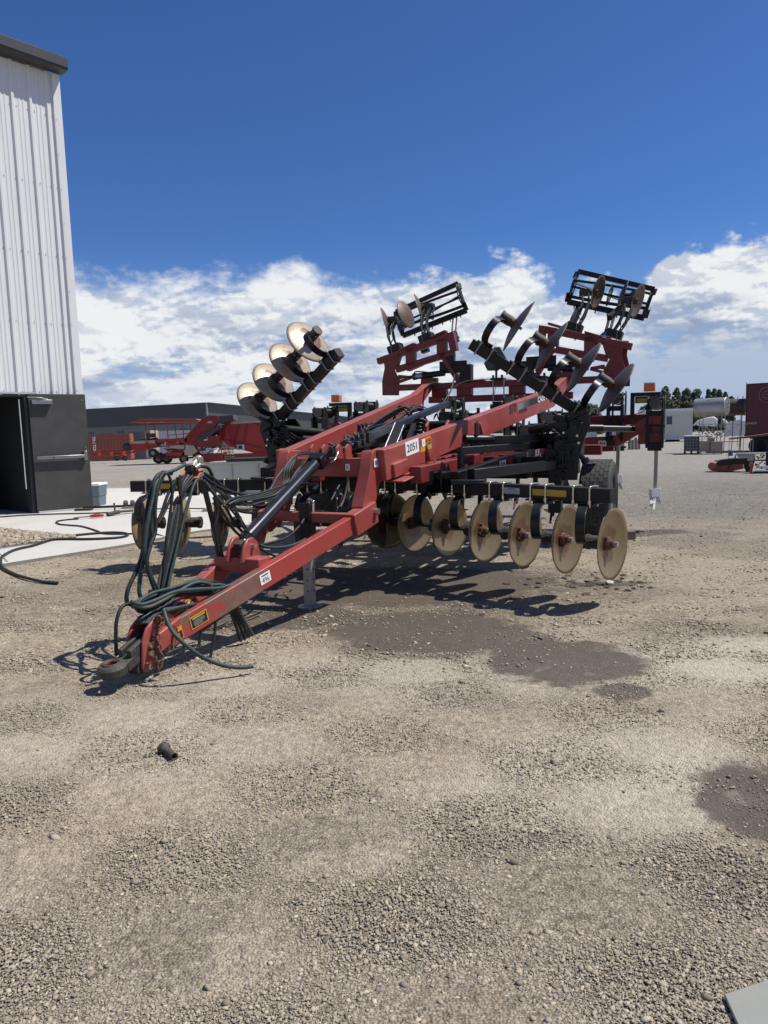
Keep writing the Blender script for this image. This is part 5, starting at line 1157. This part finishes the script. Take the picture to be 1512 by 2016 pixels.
# warehouse
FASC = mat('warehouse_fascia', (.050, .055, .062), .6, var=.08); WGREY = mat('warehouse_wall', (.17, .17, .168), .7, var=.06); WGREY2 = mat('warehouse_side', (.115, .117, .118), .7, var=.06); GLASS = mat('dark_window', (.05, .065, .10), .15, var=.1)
g_ = BG('warehouse', 411, 880, 'long grey warehouse with a dark fascia beyond the containers', 'warehouse', depth=112.)
K0, K1 = g_.p(411, 796), g_.p(60, 803, 0); L = V(-30, 14, 0); zt = K0.z
b = MB(); b.use(WGREY)
F0 = V(0, 0, 0); dW = V(-.93, .37, 0); nF = V(-.37, -.93, 0)
b.prism([F0, F0 + dW * 60, F0 + dW * 60 + V(0, 0, zt), F0 + V(0, 0, zt)], -nF * .4)
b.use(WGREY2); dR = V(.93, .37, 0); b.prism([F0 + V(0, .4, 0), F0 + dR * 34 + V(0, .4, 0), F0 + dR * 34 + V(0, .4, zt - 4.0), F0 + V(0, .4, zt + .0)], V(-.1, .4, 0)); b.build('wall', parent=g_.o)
b = MB(); b.use(FASC); q0 = F0 + nF * .25; b.prism([q0 + V(0, 0, zt - 2.9), q0 + dW * 60 + V(0, 0, zt - 2.9), q0 + dW * 60 + V(0, 0, zt), q0 + V(0, 0, zt)], -nF * .2)
b.prism([q0 + V(0, 0, zt), q0 + dW * 60 + V(0, 0, zt), q0 + dW * 60 + V(0, 0, zt + .15), q0 + V(0, 0, zt + .15)], -nF * 1.); b.prism([F0 + V(.2, .2, zt - .05), F0 + dR * 34 + V(0, .2, zt - 4.05), F0 + dR * 34 + V(0, .2, zt - 3.8), F0 + V(.2, .2, zt + .2)], V(0, .6, 0)); b.build('fascia', parent=g_.o)
for i in range(9):
    c = F0 + dW * (4.5 + i * 6.2) + nF * .03 + V(0, 0, 3.0); b = MB(); b.use(GLASS); b.frame(c, dW, nF, (0, 0, 1), 1.3, .1, 1.1); b.build('window', parent=g_.o)
    b = MB(); b.use(FASC); b.frame(c + dW * 3.0 - V(0, 0, 1.3), dW, nF, (0, 0, 1), 2.9, .12, 2.9); b.build('door', parent=g_.o)
# containers
def container(px0, px1, py, depth, hpx, mt, label, name='shipping_container', ridge=.28, group='containers across the yard', depthm=2.4, ribs=True):
    g_ = BG(name, px0, py, label, 'container', group, depth=depth); w = (px1 - px0) * g_.k; h = hpx * g_.k; b = MB(); b.use(mt)
    b.box(0, w, .06, depthm, .12, h); n = int(w / ridge)
    if ribs:
        for i in range(n): x = (i + .25) * w / n; b.prism([V(x, .06, .25), V(x + ridge * .15, .0, .25), V(x + ridge * .5, .0, .25), V(x + ridge * .65, .06, .25)], V(0, 0, h - .4))
    for x in (0, w - .12): b.box(x, x + .12, -.02, .1, .0, h + .01)
    b.box(.12, w - .12, -.01, .08, h - .12, h); b.box(.12, w - .12, -.01, .08, .02, .16)
    b.build('shell', parent=g_.o); return g_, w, h
CR = mat('container_rust_red', (.30, .10, .065), .6, var=.12, vscale=.8); CG = mat('container_grey', (.13, .145, .16), .6, var=.15, vscale=.8); CT = mat('container_tan', (.36, .29, .20), .7, var=.1); CW = mat('container_white', (.55, .56, .56), .5, var=.06)
g_, w, h = container(120, 257, 906, 64., 52, CR, 'rust red corrugated shipping container with vertical white lettering')
lb = MB(); xc = (187 - 120) * g_.k
for i, c_ in enumerate('TRITON'): write(lb, c_, V(xc, -.02, h * .88 - i * h * .098), (0, 0, -1), (1, 0, 0), .36, WHT, .01, .02)
lb.build('lettering', parent=g_.o)
container(257, 289, 906, 65., 55, CG, 'dark grey container end standing beside the rust red container')
container(289, 299, 905, 65.5, 56, CT, 'narrow tan container end next to the dark grey one', ribs=False)
container(296, 420, 898, 74., 50, CW, 'white corrugated container behind the red harvester')
# red drawbar trailer
FRED = mat('farm_red', (.34, .022, .022), .5, var=.2, vscale=2.); FRED2 = mat('farm_dark_red', (.20, .018, .02), .55, var=.25, vscale=2.)
g_ = BG('drawbar_trailer', 215, 909, 'low bright red drawbar trailer frame in front of the rust red container', 'trailer', depth=56.); b = MB(); b.use(FRED)
g_.ln(b, 172, 892, 260, 886, 3.2); g_.ln(b, 172, 896, 262, 891, 2.2, .5); g_.ln(b, 262, 889, 290, 886, 3); 
for x in (190, 213, 238): g_.bx(b, x, x + 5, 888, 897, -.2, .5)
for x in (218, 236, 252): g_.ln(b, x, 890, x - 2, 905, 1.6)
g_.ln(b, 218, 866, 260, 866, .9); g_.ln(b, 218, 866, 218, 888, .9); g_.ln(b, 218, 876, 258, 876, .8)
b.build('frame', parent=g_.o)
for x in (229, 245): b = MB(); b.use(TYRE); c = g_.p(x, 902, .2); b.lathe(c, (0, 1, 0), [(.10, -.1), (.22, -.09), (.22, .09), (.10, .1)], 14, True); b.build('wheel', parent=g_.o)
# harvester
g_ = BG('root_crop_harvester', 390, 913, 'big red root crop harvester with a canopy, conveyor and hopper beyond the left discs', 'harvester', depth=50.)
GR_ = mat('conveyor_web', (.05, .05, .05), .7, var=.4, vscale=8.); CREAM = mat('cream_canvas', (.42, .38, .28), .8, var=.3, vscale=3)
b = MB(); b.use(FRED); g_.pl(b, [(270, 834), (290, 827), (400, 828), (404, 832), (300, 833)], -1.2, 1.4); b.use(CREAM); g_.pl(b, [(290, 826.5), (396, 827), (400, 829), (290, 828.5)], -1.1, 1.3); b.build('canopy', parent=g_.o)
b = MB(); rl = random.Random(8)
for i in range(70):
    b.use(rl.choice([FRED2, FRED2, BLKD, FRED])); x = rl.uniform(300, 440); y = rl.uniform(862, 904); g_.ln(b, x, y, x + rl.uniform(-14, 14), y + rl.uniform(-9, 9), rl.uniform(.8, 1.8), rl.uniform(-1, 1), None, rl.uniform(-1, 1))
b.build('lattice', parent=g_.o)
b = MB(); b.use(FRED)
for x in (300, 341, 371): g_.ln(b, x - 3, 832, x, 885, 1.6, -.8); g_.ln(b, x - 3, 832, x, 870, 1.4, 1.1)
g_.bx(b, 318, 376, 864, 871, -.9, .9); g_.bx(b, 336, 362, 872, 877, -1, 1); g_.bx(b, 336, 372, 890, 896, -1, 1); g_.bx(b, 345, 400, 884, 889, -.8, 1)
for x in (338, 346, 354, 362, 372): g_.ln(b, x, 866, x + random.uniform(-3, 3), 900, 1.3, -.9)
g_.ln(b, 340, 858, 420, 850, 1.4, -.8); g_.ln(b, 392, 870, 372, 905, 1.4, -.9); g_.ln(b, 375, 872, 398, 900, 1.4, -.9)
b.use(FRED2); g_.bx(b, 392, 440, 893, 908, -.6, 1.2); g_.bx(b, 316, 350, 896, 903, -.6, 1.0); b.build('frame', parent=g_.o)
b = MB(); b.use(CREAM); g_.pl(b, [(264, 874), (268, 869), (314, 867), (314, 873)], -.7, .2); b.use(FRED); g_.pl(b, [(256, 880), (264, 874), (318, 873), (316, 880), (300, 884), (262, 886)], -.7, .2); b.use(GR_); b.lathe(g_.p(259, 880, -.3), (0, 1, 0), [(0, -.5), (.26, -.5), (.26, .5), (0, .5)], 16); g_.pl(b, [(268, 868), (300, 864), (312, 862), (314, 867)], -.5, .1); g_.bx(b, 296, 308, 854, 862, -.5, .2); b.build('side_conveyor', parent=g_.o)
b = MB(); b.use(FRED2); g_.pl(b, [(370, 868), (374, 860), (406, 826), (418, 820), (436, 821), (440, 830), (430, 842), (404, 862), (398, 880), (380, 876)], -.9, -.5); g_.pl(b, [(396, 860), (440, 858), (436, 870), (420, 882), (398, 880)], -1.0, .9); b.use(FRED); g_.ln(b, 374, 862, 412, 824, 1.6, -.95); g_.ln(b, 380, 868, 404, 830, 1.3, -.95)
b.use(GR_); g_.pl(b, [(436, 822), (464, 819), (466, 828), (440, 836)], -.8, .6); g_.pl(b, [(398, 862), (440, 838), (444, 843), (420, 860), (404, 870)], -1.05, .5); b.build('elevator', parent=g_.o)
lb = MB(); panel(lb, g_.p(410, 861.5, -1.02), V(1, 0, 0), V(0, 0, 1), .48, .16, WHT); panel(lb, g_.p(410, 866.5, -1.02), V(1, 0, 0), V(0, 0, 1), .45, .07, WHT); lb.build('name_plate', parent=g_.o); lb = MB(); panel(lb, g_.p(421, 833, -.92), V(1, 0, 0), V(0, 0, 1), .30, .12, GREYP); lb.build('name_plate', parent=g_.o)
b = MB(); b.use(FRED); g_.pl(b, [(424, 855), (446, 834), (534, 829), (548, 838), (552, 890), (520, 898), (452, 880), (440, 870)], .2, 2.2); b.use(FRED2)
for (x0, y0, x1, y1) in ((450, 868, 520, 884), (460, 876, 470, 838), (478, 880, 486, 836), (500, 834, 545, 860)): g_.ln(b, x0, y0, x1, y1, 2.2, .15)
g_.bx(b, 440, 552, 893, 905, -.2, 2.); b.use(FRED); g_.pl(b, [(424, 854), (444, 836), (446, 838), (428, 856)], -.1, .2); b.use(CREAM); g_.pl(b, [(455, 833), (535, 828), (535, 831), (455, 836)], .1, 2.2); b.build('hopper', parent=g_.o)
b = MB(); b.use(FRED)
for y in range(862, 906, 7): g_.ln(b, 442, y, 456, y, 1.1, -.6)
g_.ln(b, 438, 843, 441, 905, 1.3, -.6); g_.ln(b, 450, 845, 456, 905, 1.3, -.6); b.use(CREAM)
for i in range(22): g_.bx(b, 443 + (i % 4) * 5, 447 + (i % 4) * 5, 880 + (i // 4) * 4.4, 882.5 + (i // 4) * 4.4, -.3, -.25)
b.build('ladder', parent=g_.o)
b = MB(); b.use(CREAM); g_.pl(b, [(366, 895), (374, 882), (388, 876), (396, 888), (384, 896)], -1., -.2); g_.pl(b, [(340, 882), (356, 876), (372, 878), (370, 884)], -1., -.6); b.use(GREYP); g_.bx(b, 467, 480, 876, 886, -.1, .2); b.use(BLKD); g_.bx(b, 470, 477, 878, 884, -.12, -.1)
for i in range(26): x = random.uniform(312, 400); y = random.uniform(866, 900); g_.bx(b, x, x + random.uniform(2, 8), y, y + random.uniform(1.5, 4), -1 + random.random(), -.2 + random.random())
b.build('machinery', parent=g_.o)
for (x, y, r_) in ((306, 892, .30), (316, 902, .36), (332, 902, .36), (365, 903, .30), (392, 900, .33)):
    b = MB(); b.use(TYRE); b.lathe(g_.p(x, y, -.3), (0, 1, 0), [(r_ * .5, -.16), (r_, -.14), (r_, .14), (r_ * .5, .16)], 18, True); b.use(CREAM); b.cyl(g_.p(x, y, -.42), g_.p(x, y, -.2), r_ * .48, 12); b.build('wheel', parent=g_.o)
# pale bin beyond the left gang
g_ = BG('pale_hopper_box', 483, 986, 'pale grey rectangular hopper box with a black rim behind the left disc gang', 'hopper', depth=17.2); b = MB(); b.use(mat('pale_grey_panel', (.33, .335, .325), .6, var=.08, vscale=1.5)); g_.bx(b, 405, 590, 909, 984, 0, 1.2)
b.use(STEEL)
for x in (456, 508, 560): g_.bx(b, x, x + 3, 908, 984, -.03, .0)
g_.bx(b, 404, 591, 908, 912, -.04, .03); b.build('shell', parent=g_.o, bevel=.004); b = MB(); b.use(BLKD); g_.bx(b, 448, 592, 902, 907.5, -.06, 1.25); b.build('rim', parent=g_.o)
# blue drum and steel things seen through the machine
# ---- right hand side
SH = mat('site_cabin_white', (.58, .58, .53), .6, var=.07, vscale=1.2, fn=lambda t, co, col, b: t.mix(t.m('MULTIPLY', t.sm(t.noise(co, 1.1, 8., .7), .56, .7), .5), col, (.34, .27, .17)))
g_ = BG('office_trailer', 1310, 871, 'white office trailer with one small window and a stained wall', 'trailer', depth=68.); b = MB(); b.use(SH); g_.bx(b, 1255, 1361, 811, 864, 0, 3)
for x in range(1258, 1361, 7): g_.bx(b, x, x + 1, 812, 863, -.03, 0)
b.build('body', parent=g_.o); b = MB(); b.use(WHTCAP); g_.bx(b, 1253, 1363, 806.5, 811, -.15, 3.1); g_.bx(b, 1253, 1363, 864, 866, -.1, .1); b.build('roof', parent=g_.o); b = MB(); b.use(GLASS); g_.bx(b, 1312, 1320, 821, 836, -.05, -.04); b.use(BLKD)
for z_ in ((1311, 1312), (1320, 1321)): g_.bx(b, *z_, 820, 837, -.07, -.03)
b.build('window', parent=g_.o); b = MB(); b.use(TYRE)
for x in (1318, 1330): b.lathe(g_.p(x, 871, 1.), (0, 1, 0), [(0, -.2), (.42, -.2), (.42, .2), (0, .2)], 16)
b.build('wheel', parent=g_.o)
g_ = BG('concrete_blocks', 1250, 889, 'stacked grey blocks behind the right side arm', 'blocks', depth=48.); b = MB(); b.use(CONCE)
for i in range(4): g_.bx(b, 1236 + i * 6.2, 1241.5 + i * 6.2, 862 + (i % 2) * 4, 888, 0, .6)
b.build('block', parent=g_.o)
g_ = BG('flat_trailer', 1165, 893, 'low black flat trailer seen below the red side arm', 'trailer', depth=46.); b = MB(); b.use(BLKD); g_.bx(b, 1140, 1232, 880, 884, 0, 2); b.use(GREYP); g_.bx(b, 1205, 1232, 845, 880, .4, 1.6); g_.bx(b, 1165, 1180, 852, 880, .6, 1.6); b.build('deck', parent=g_.o)
for x in (1162, 1178, 1222): b = MB(); b.use(TYRE); b.lathe(g_.p(x, 887, .3), (0, 1, 0), [(0, -.15), (.28, -.15), (.28, .15), (0, .15)], 14); b.build('wheel', parent=g_.o)
# tanks on a steel stand
TANK = mat('weathered_tank_steel', (.33, .335, .335), .5, .5, .25, 1.5, fn=lambda t, co, col, b: t.mix(t.sm(t.noise(co, 1.7, 8., .7), .54, .68), col, (.22, .16, .11)))
TANKB = mat('brown_tank', (.10, .075, .055), .6, .2, .3, 2.)
g_ = BG('fuel_tank', 1400, 893, 'weathered silver tank lying on a braced steel stand', 'tank', depth=38.5)
b = MB(); b.use(TANK); c0_, c1_ = g_.p(1366, 804, .2), g_.p(1425, 802, -.25); b.cyl(c0_, c1_, 17.5 * g_.k, 36); b.lathe(c1_, c1_ - c0_, [(17.9 * g_.k, -.03), (17.9 * g_.k, .03), (17. * g_.k, .03), (10 * g_.k, .06), (0, .07)], 36); b.use(INK); b.cyl(c1_ + V(.06, -.1, .15), c1_ + V(.09, -.12, .15), .04, 8); b.cyl(c1_ + V(.06, -.16, -.05), c1_ + V(.09, -.18, -.05), .03, 8); b.build('tank_body', parent=g_.o)
b = MB(); b.use(STEEL)
for x, d_ in ((1374.5, 0), (1410, 0), (1417, -.3), (1381, .8), (1425, .8), (1454, .0)): g_.ln(b, x, 818, x - .5, 893, 1.5, d_)
for x0, y0, x1, y1 in ((1375, 836, 1417, 836), (1383, 838, 1412, 862), (1410, 838, 1385, 862), (1417, 862, 1452, 836), (1420, 838, 1445, 860), (1417, 836, 1454, 836), (1375, 860, 1412, 862)): g_.ln(b, x0, y0, x1, y1, 1.0, .1)
b.build('stand', parent=g_.o)
g_ = BG('brown_tank', 1446, 893, 'brown cylindrical tank between the silver tank and the dark red trailer', 'tank', depth=40.5); b = MB(); b.use(TANKB); b.cyl(g_.p(1430, 803, 0), g_.p(1462, 803, -.1), 16 * g_.k, 30); b.use(CT); b.lathe(g_.p(1460, 803, -.1), (1, 0, 0), [(16.5 * g_.k, 0), (16.5 * g_.k, .07), (0, .07)], 30); b.build('tank_body', parent=g_.o); b = MB(); b.use(BLKD); g_.ln(b, 1447, 783, 1447, 790, 1); g_.ln(b, 1457, 782, 1457, 790, 1.6); g_.ln(b, 1440, 818, 1440, 891, 1.4, .1); g_.ln(b, 1457, 818, 1457, 891, 1.4, .1); b.build('stand', parent=g_.o)
# tote, crates
g_ = BG('caged_tote', 1360, 892, 'dark blue grey caged tote standing left of the plywood crate', 'tote', depth=37.); b = MB(); b.use(mat('dark_tote_plastic', (.035, .05, .07), .4, var=.15)); g_.bx(b, 1346, 1376, 861, 888, 0, 1.); b.build('bottle', parent=g_.o, bevel=.02); b = MB(); b.use(STEEL)
for i in range(6): x = 1345.5 + i * 6; g_.bx(b, x, x + .5, 859, 889, -.05, -.02)
for i in range(6): y = 859.5 + i * 5.8; g_.bx(b, 1345.5, 1376.5, y, y + .5, -.06, -.03)
b.build('cage', parent=g_.o); b = MB(); b.use(WHTCAP); g_.bx(b, 1346, 1390, 857.5, 859.5, 0, 1.1); b.build('lid', parent=g_.o); b = MB(); b.use(BLKD)
for x in (1346, 1359, 1372): g_.bx(b, x, x + 4, 889, 893, 0, 1)
b.build('pallet', parent=g_.o)
PLY = mat('dirty_plywood', (.27, .22, .18), .8, var=.3, vscale=2.5)
g_ = BG('plywood_crate', 1398, 892, 'dirty plywood crate on a pallet beneath the silver tank', 'crate', depth=36.4); b = MB(); b.use(PLY); g_.bx(b, 1376, 1397, 869, 889, 0, .9); g_.bx(b, 1398, 1422, 869, 889, -.04, .9); g_.bx(b, 1391, 1406, 862, 869, .2, .9); b.build('box', parent=g_.o, bevel=.01); b = MB(); b.use(WOOD)
for x in (1376, 1394, 1404, 1419): g_.bx(b, x, x + 3, 889, 892.5, 0, .9)
g_.bx(b, 1396.6, 1398, 868, 890, -.06, -.02); b.build('pallet', parent=g_.o)
g_ = BG('white_canvas_heap', 1390, 846, 'white tarpaulin heap behind the legs of the tank stand', 'tarpaulin', depth=75.); b = MB(); b.use(WHTCAP); g_.pl(b, [(1362, 838), (1372, 828), (1386, 824), (1392, 822), (1404, 821), (1411, 826), (1411, 840)], 0, 1.5); g_.pl(b, [(1419, 824), (1426, 827), (1433, 835), (1426, 836)], 0, .8); b.build('canvas', parent=g_.o, bevel=.1)
g_ = BG('white_van_body', 1444, 860, 'pale grey box body beside the dark red trailer', 'van body', depth=60.); b = MB(); b.use(CW); g_.pl(b, [(1427, 858), (1427, 834), (1438, 830), (1466, 830), (1466, 858)], 0, 2.2); b.use(GREYP); g_.bx(b, 1440, 1466, 829, 831.5, -.05, 2.2); b.build('shell', parent=g_.o, bevel=.04)
g_ = BG('scrap_heap', 1390, 866, 'dark jumble of scrap machinery beyond the crates', 'scrap heap', depth=62.); b = MB()
for i in range(70):
    b.use(random.choice([BLKD, RUST, STEEL, GREYP, CAST, CT])); x = random.uniform(1362, 1432); y = random.uniform(836, 862); g_.ln(b, x, y, x + random.uniform(-8, 8), y + random.uniform(-5, 3), random.uniform(1, 3), random.uniform(0, 3))
b.build('scrap', parent=g_.o)
# dark red van trailer
DRED = mat('dark_red_trailer', (.085, .012, .018), .5, var=.2, vscale=.7, fn=lambda t, co, col, b: t.mix(t.m('MULTIPLY', t.sm(t.noise(co, 1.3, 8., .75), .62, .75), .35), col, (.25, .16, .13)))
g_ = BG('box_trailer', 1468, 887, 'dark red box trailer with a faded round emblem, cut off by the right edge', 'box trailer', depth=38.); b = MB(); b.use(DRED); g_.bx(b, 1464, 1640, 757, 855, 0, 2.5)
for x in range(1466, 1640, 11): g_.bx(b, x, x + 1, 759, 853, -.02, 0)
b.build('body', parent=g_.o); b = MB(); b.use(BLKD); g_.bx(b, 1463.5, 1465, 756, 856, -.03, .02); g_.bx(b, 1464, 1640, 755.5, 757.5, -.04, 2.5); g_.bx(b, 1464, 1640, 852, 858, -.04, .1); g_.bx(b, 1475, 1640, 858, 862, .5, 2.); b.build('trim', parent=g_.o)
b = MB(); b.use(mat('faded_emblem', (.20, .10, .10), .6, var=.3, vscale=5)); c = g_.p(1504, 780, -.03); b.lathe(c, (0, -1, 0), [(.42, 0), (.42, .01), (.37, .01), (.37, 0)], 32, True); b.lathe(c, (0, -1, 0), [(.25, 0), (.25, .01), (.22, .01), (.22, 0)], 24, True)
for k in range(3): b.beam(c + V(-.2, 0, -.15 + k * .15), c + V(.2, 0, -.1 + k * .15), .01, .03)
write(b, 'LOVECO', g_.p(1476, 834.5, -.02), (1, 0, 0), (0, 0, 1), .13, GREYP, .01, .004); b.build('emblem', parent=g_.o)
for x in (1472, 1488): b = MB(); b.use(TYRE); b.lathe(g_.p(x + 18, 878, .5), (0, 1, 0), [(.0, -.2), (.40, -.2), (.42, -.1), (.42, .1), (.4, .2), (0, .2)], 18); b.build('wheel', parent=g_.o)
g_ = BG('steel_table', 1455, 903, 'long sloping steel table on thin legs in front of the dark red trailer', 'table', depth=29.); b = MB(); b.use(RUST); g_.pl(b, [(1432, 864), (1474, 859), (1540, 850), (1540, 854), (1480, 862), (1434, 866)], 0, 1.4); b.build('top', parent=g_.o)
for x, yb, d_ in ((1434, 903, 0), (1450, 882, 1.3), (1455, 882, 1.3), (1462, 892, .6), (1475.5, 892, .1), (1480.5, 892, .1)): b = MB(); b.use(STEEL); g_.ln(b, x, 865, x, yb, 1.1, d_); b.build('leg', parent=g_.o)
g_ = BG('blue_barrel', 1438, 890, 'small dark blue barrel under the steel table', 'barrel', depth=34.); b = MB(); b.use(mat('blue_plastic', (.02, .05, .16), .4, var=.1)); b.lathe(V(0, 0, 0), (0, 0, 1), [(0, 0), (.10, 0), (.11, .1), (.10, .12), (.11, .22), (.09, .27), (0, .27)], 16); b.build('drum', parent=g_.o)
# orange implement parts on the ground
ORGP = mat('worn_orange_paint', (.25, .060, .032), .5, var=.35, vscale=4., dust=DUST, dustamt=.3)
g_ = BG('orange_header', 1430, 928, 'orange implement section with a black hood lying on the gravel', 'implement part', depth=22.5); b = MB(); b.use(ORGP); g_.pl(b, [(1396, 925), (1397, 914), (1402, 911), (1410, 913), (1440, 907), (1462, 905), (1462, 922), (1440, 928), (1402, 928)], 0, .5); b.lathe(g_.p(1401, 918, -.05), (0, 1, 0), [(0, -.05), (.12, -.05), (.12, .1), (0, .1)], 14); b.build('housing', parent=g_.o, bevel=.01)
b = MB(); b.use(BLK); g_.pl(b, [(1409, 912), (1416, 906), (1436, 903), (1470, 901), (1470, 912), (1440, 914), (1416, 918)], -.06, .4); g_.ln(b, 1444, 905, 1432, 925, 2, -.1); g_.pl(b, [(1460, 908), (1484, 906), (1480, 925), (1468, 928)], -.05, .4); b.build('hood', parent=g_.o, bevel=.01)
b = MB(); b.use(ORGP); g_.ln(b, 1446, 896, 1446, 912, 2.4, .2); g_.ln(b, 1443, 903, 1448, 903, 3, .2); b.use(RUST); b.tube([g_.p(1404, 914, -.06), g_.p(1408, 924, -.1), g_.p(1418, 929, -.1), g_.p(1430, 928, -.1)], .01, 6); b.build('bracket', parent=g_.o)
g_ = BG('steel_trough', 1466, 918, 'grey steel trough standing behind the orange parts', 'trough', depth=24.5); b = MB(); b.use(STEEL); g_.pl(b, [(1448, 896), (1486, 894), (1484, 914), (1476, 917), (1456, 905)], 0, .5); g_.bx(b, 1447, 1487, 892.5, 895, -.03, .55); g_.pl(b, [(1458, 918), (1470, 914), (1478, 926), (1464, 928)], -.6, -.4); b.build('shell', parent=g_.o, bevel=.008)
g_ = BG('orange_header', 1495, 932, 'orange and white implement part at the right edge of the gravel', 'implement part', depth=21.5); b = MB(); b.use(ORGP); g_.bx(b, 1475, 1481, 913, 933, 0, .15); b.lathe(g_.p(1478, 916, -.02), (0, 1, 0), [(0, -.02), (.075, -.02), (.075, .15), (0, .15)], 12); g_.ln(b, 1486, 894.5, 1540, 894.5, 1.4, .3)
b.build('end_post', parent=g_.o, bevel=.008); b = MB(); b.use(WHTCAP); g_.pl(b, [(1484, 922), (1495, 917), (1540, 916), (1540, 921), (1500, 923)], 0, .1); g_.ln(b, 1486, 928, 1540, 926, 1.6, .1); b.use(BLKD); g_.bx(b, 1482, 1540, 929, 933, 0, .5); b.build('rail', parent=g_.o); b = MB(); b.use(BLKD)
for i in range(30): x = random.uniform(1484, 1530); y = random.uniform(898, 920); g_.ln(b, x, y, x + random.uniform(-7, 7), y + random.uniform(-6, 6), random.uniform(1, 3), random.uniform(0, .5))
g_.bx(b, 1506, 1540, 890, 925, .2, .5); b.build('linkage', parent=g_.o)
g_ = BG('utility_pole', 1387.5, 846, 'thin utility pole rising between the distant trees', 'pole', depth=170.); b = MB(); b.use(WOOD); g_.ln(b, 1387.5, 846, 1387.5, 769, 1.2); g_.ln(b, 1384, 772, 1391, 772, .6); b.build('pole', parent=g_.o)

# trees
LEAF = mat('hazed_foliage', (.085, .112, .082), .8, var=.55, vscale=.9); LEAF2 = mat('olive_foliage', (.075, .085, .040), .8, var=.4, vscale=.9); BARK = mat('bark', (.08, .06, .045), .9, var=.3)  # LEAF is lightened: distance haze is mixed into the crown colour
def tree(x, ytop, wpx, yb, kind, label, depth=165., n=5200):
    g_ = BG(('poplar_tree', 'conifer_tree', 'bushy_tree')[kind], x, yb, label, 'tree', 'trees beyond the yard', depth=depth); hgt = (g_.py0 - ytop) * g_.k; w = wpx * g_.k / 2 * 1.85
    b = MB(); b.use(BARK); b.cyl(V(0, 0, 0), V(0, 0, hgt * .8), .18, 7, .05)
    for i in range(6): a_ = random.uniform(0, 6.28); z = hgt * random.uniform(.25, .7); b.cyl(V(0, 0, z), V(math.cos(a_) * w * .6, math.sin(a_) * w * .6, z + w * .8), .06, 5, .02)
    b.build('trunk', parent=g_.o)
    cl_ = []
    for i in range(70):
        z = random.random()
        rr = w * ((1 - z) ** .6 * .95 + .1 if kind == 0 else (1 - z) * 1.05 + .1 if kind == 1 else math.sqrt(max(.05, 1 - (2 * z - 1) ** 2))) * random.uniform(.45, 1.05); a_ = random.uniform(0, 6.28)
        cl_.append((V(math.cos(a_) * rr, math.sin(a_) * rr, hgt * (.03 + .95 * z)), w * random.uniform(.22, .42) * (1.1 - .6 * z)))
    cl_.append((V(0, 0, hgt * .97), w * .12))
    vs = []; fs = []
    for i in range(n):
        c, r_ = random.choice(cl_); d = V(random.gauss(0, 1), random.gauss(0, 1), random.gauss(0, 1.2)).normalized() * r_ * random.uniform(.5, 1.1); s_ = random.uniform(.2, .46)
        a1 = V(random.gauss(0, 1), random.gauss(0, 1), random.gauss(0, 1)).normalized(); a2 = a1.orthogonal().normalized(); k = len(vs); q = c + d
        vs += [q + a1 * s_, q + a2 * s_ * .7, q - a1 * s_, q - a2 * s_ * .7]; fs.append((k, k + 1, k + 2, k + 3))
    b = MB(); b.use(LEAF2 if kind == 2 else LEAF); b.raw(vs, fs); b.build('crown', parent=g_.o)
for i, (x, yt, w, kd, lab) in enumerate(((1308, 764, 24, 0, 'tall dark poplar beside the right lamp'), (1331, 766, 14, 0, 'slender poplar standing alone above the office trailer'), (1351, 768, 20, 0, 'broad dark poplar just left of the silver tank'), (1370, 770, 22, 0, 'ragged dark tree above the left end of the silver tank'), (1394, 769, 14, 1, 'pointed dark conifer left in the row above the silver tank'), (1405, 768, 13, 1, 'tallest pointed conifer above the middle of the silver tank'), (1415, 770, 14, 1, 'pointed conifer above the right end of the silver tank'), (1426, 774, 14, 1, 'low conifer at the right end of the row above the tanks'), (1439, 783, 10, 2, 'small tree top peeping above the brown tank'), (1322, 790, 40, 2, 'olive bushy tree low above the office trailer roof'), (1352, 792, 34, 2, 'olive bushy tree touching the left end of the silver tank'), (1290, 785, 30, 2, 'olive bushy tree seen behind the right lamp post'), (1160, 798, 30, 2, 'olive bushy tree seen between the right discs and the wing frame'), (910, 812, 30, 2, 'olive bushy tree seen between the centre trip springs'))):
    tree(x, yt, w, 852, kd, lab)
b = MB(); b.use(mat('distant_scrub', (.07, .085, .055), .9, var=.3, vscale=.05))
for i in range(260):
    x = -700 + i * 5.6 + random.uniform(-2, 2); h_ = random.uniform(2.5, 5.5); b.cyl(V(x, 520 + random.uniform(-8, 8), -1), V(x, 520, h_), random.uniform(3, 6), 7, random.uniform(1, 2.5))
tag(b.build('treeline'), kind='stuff')
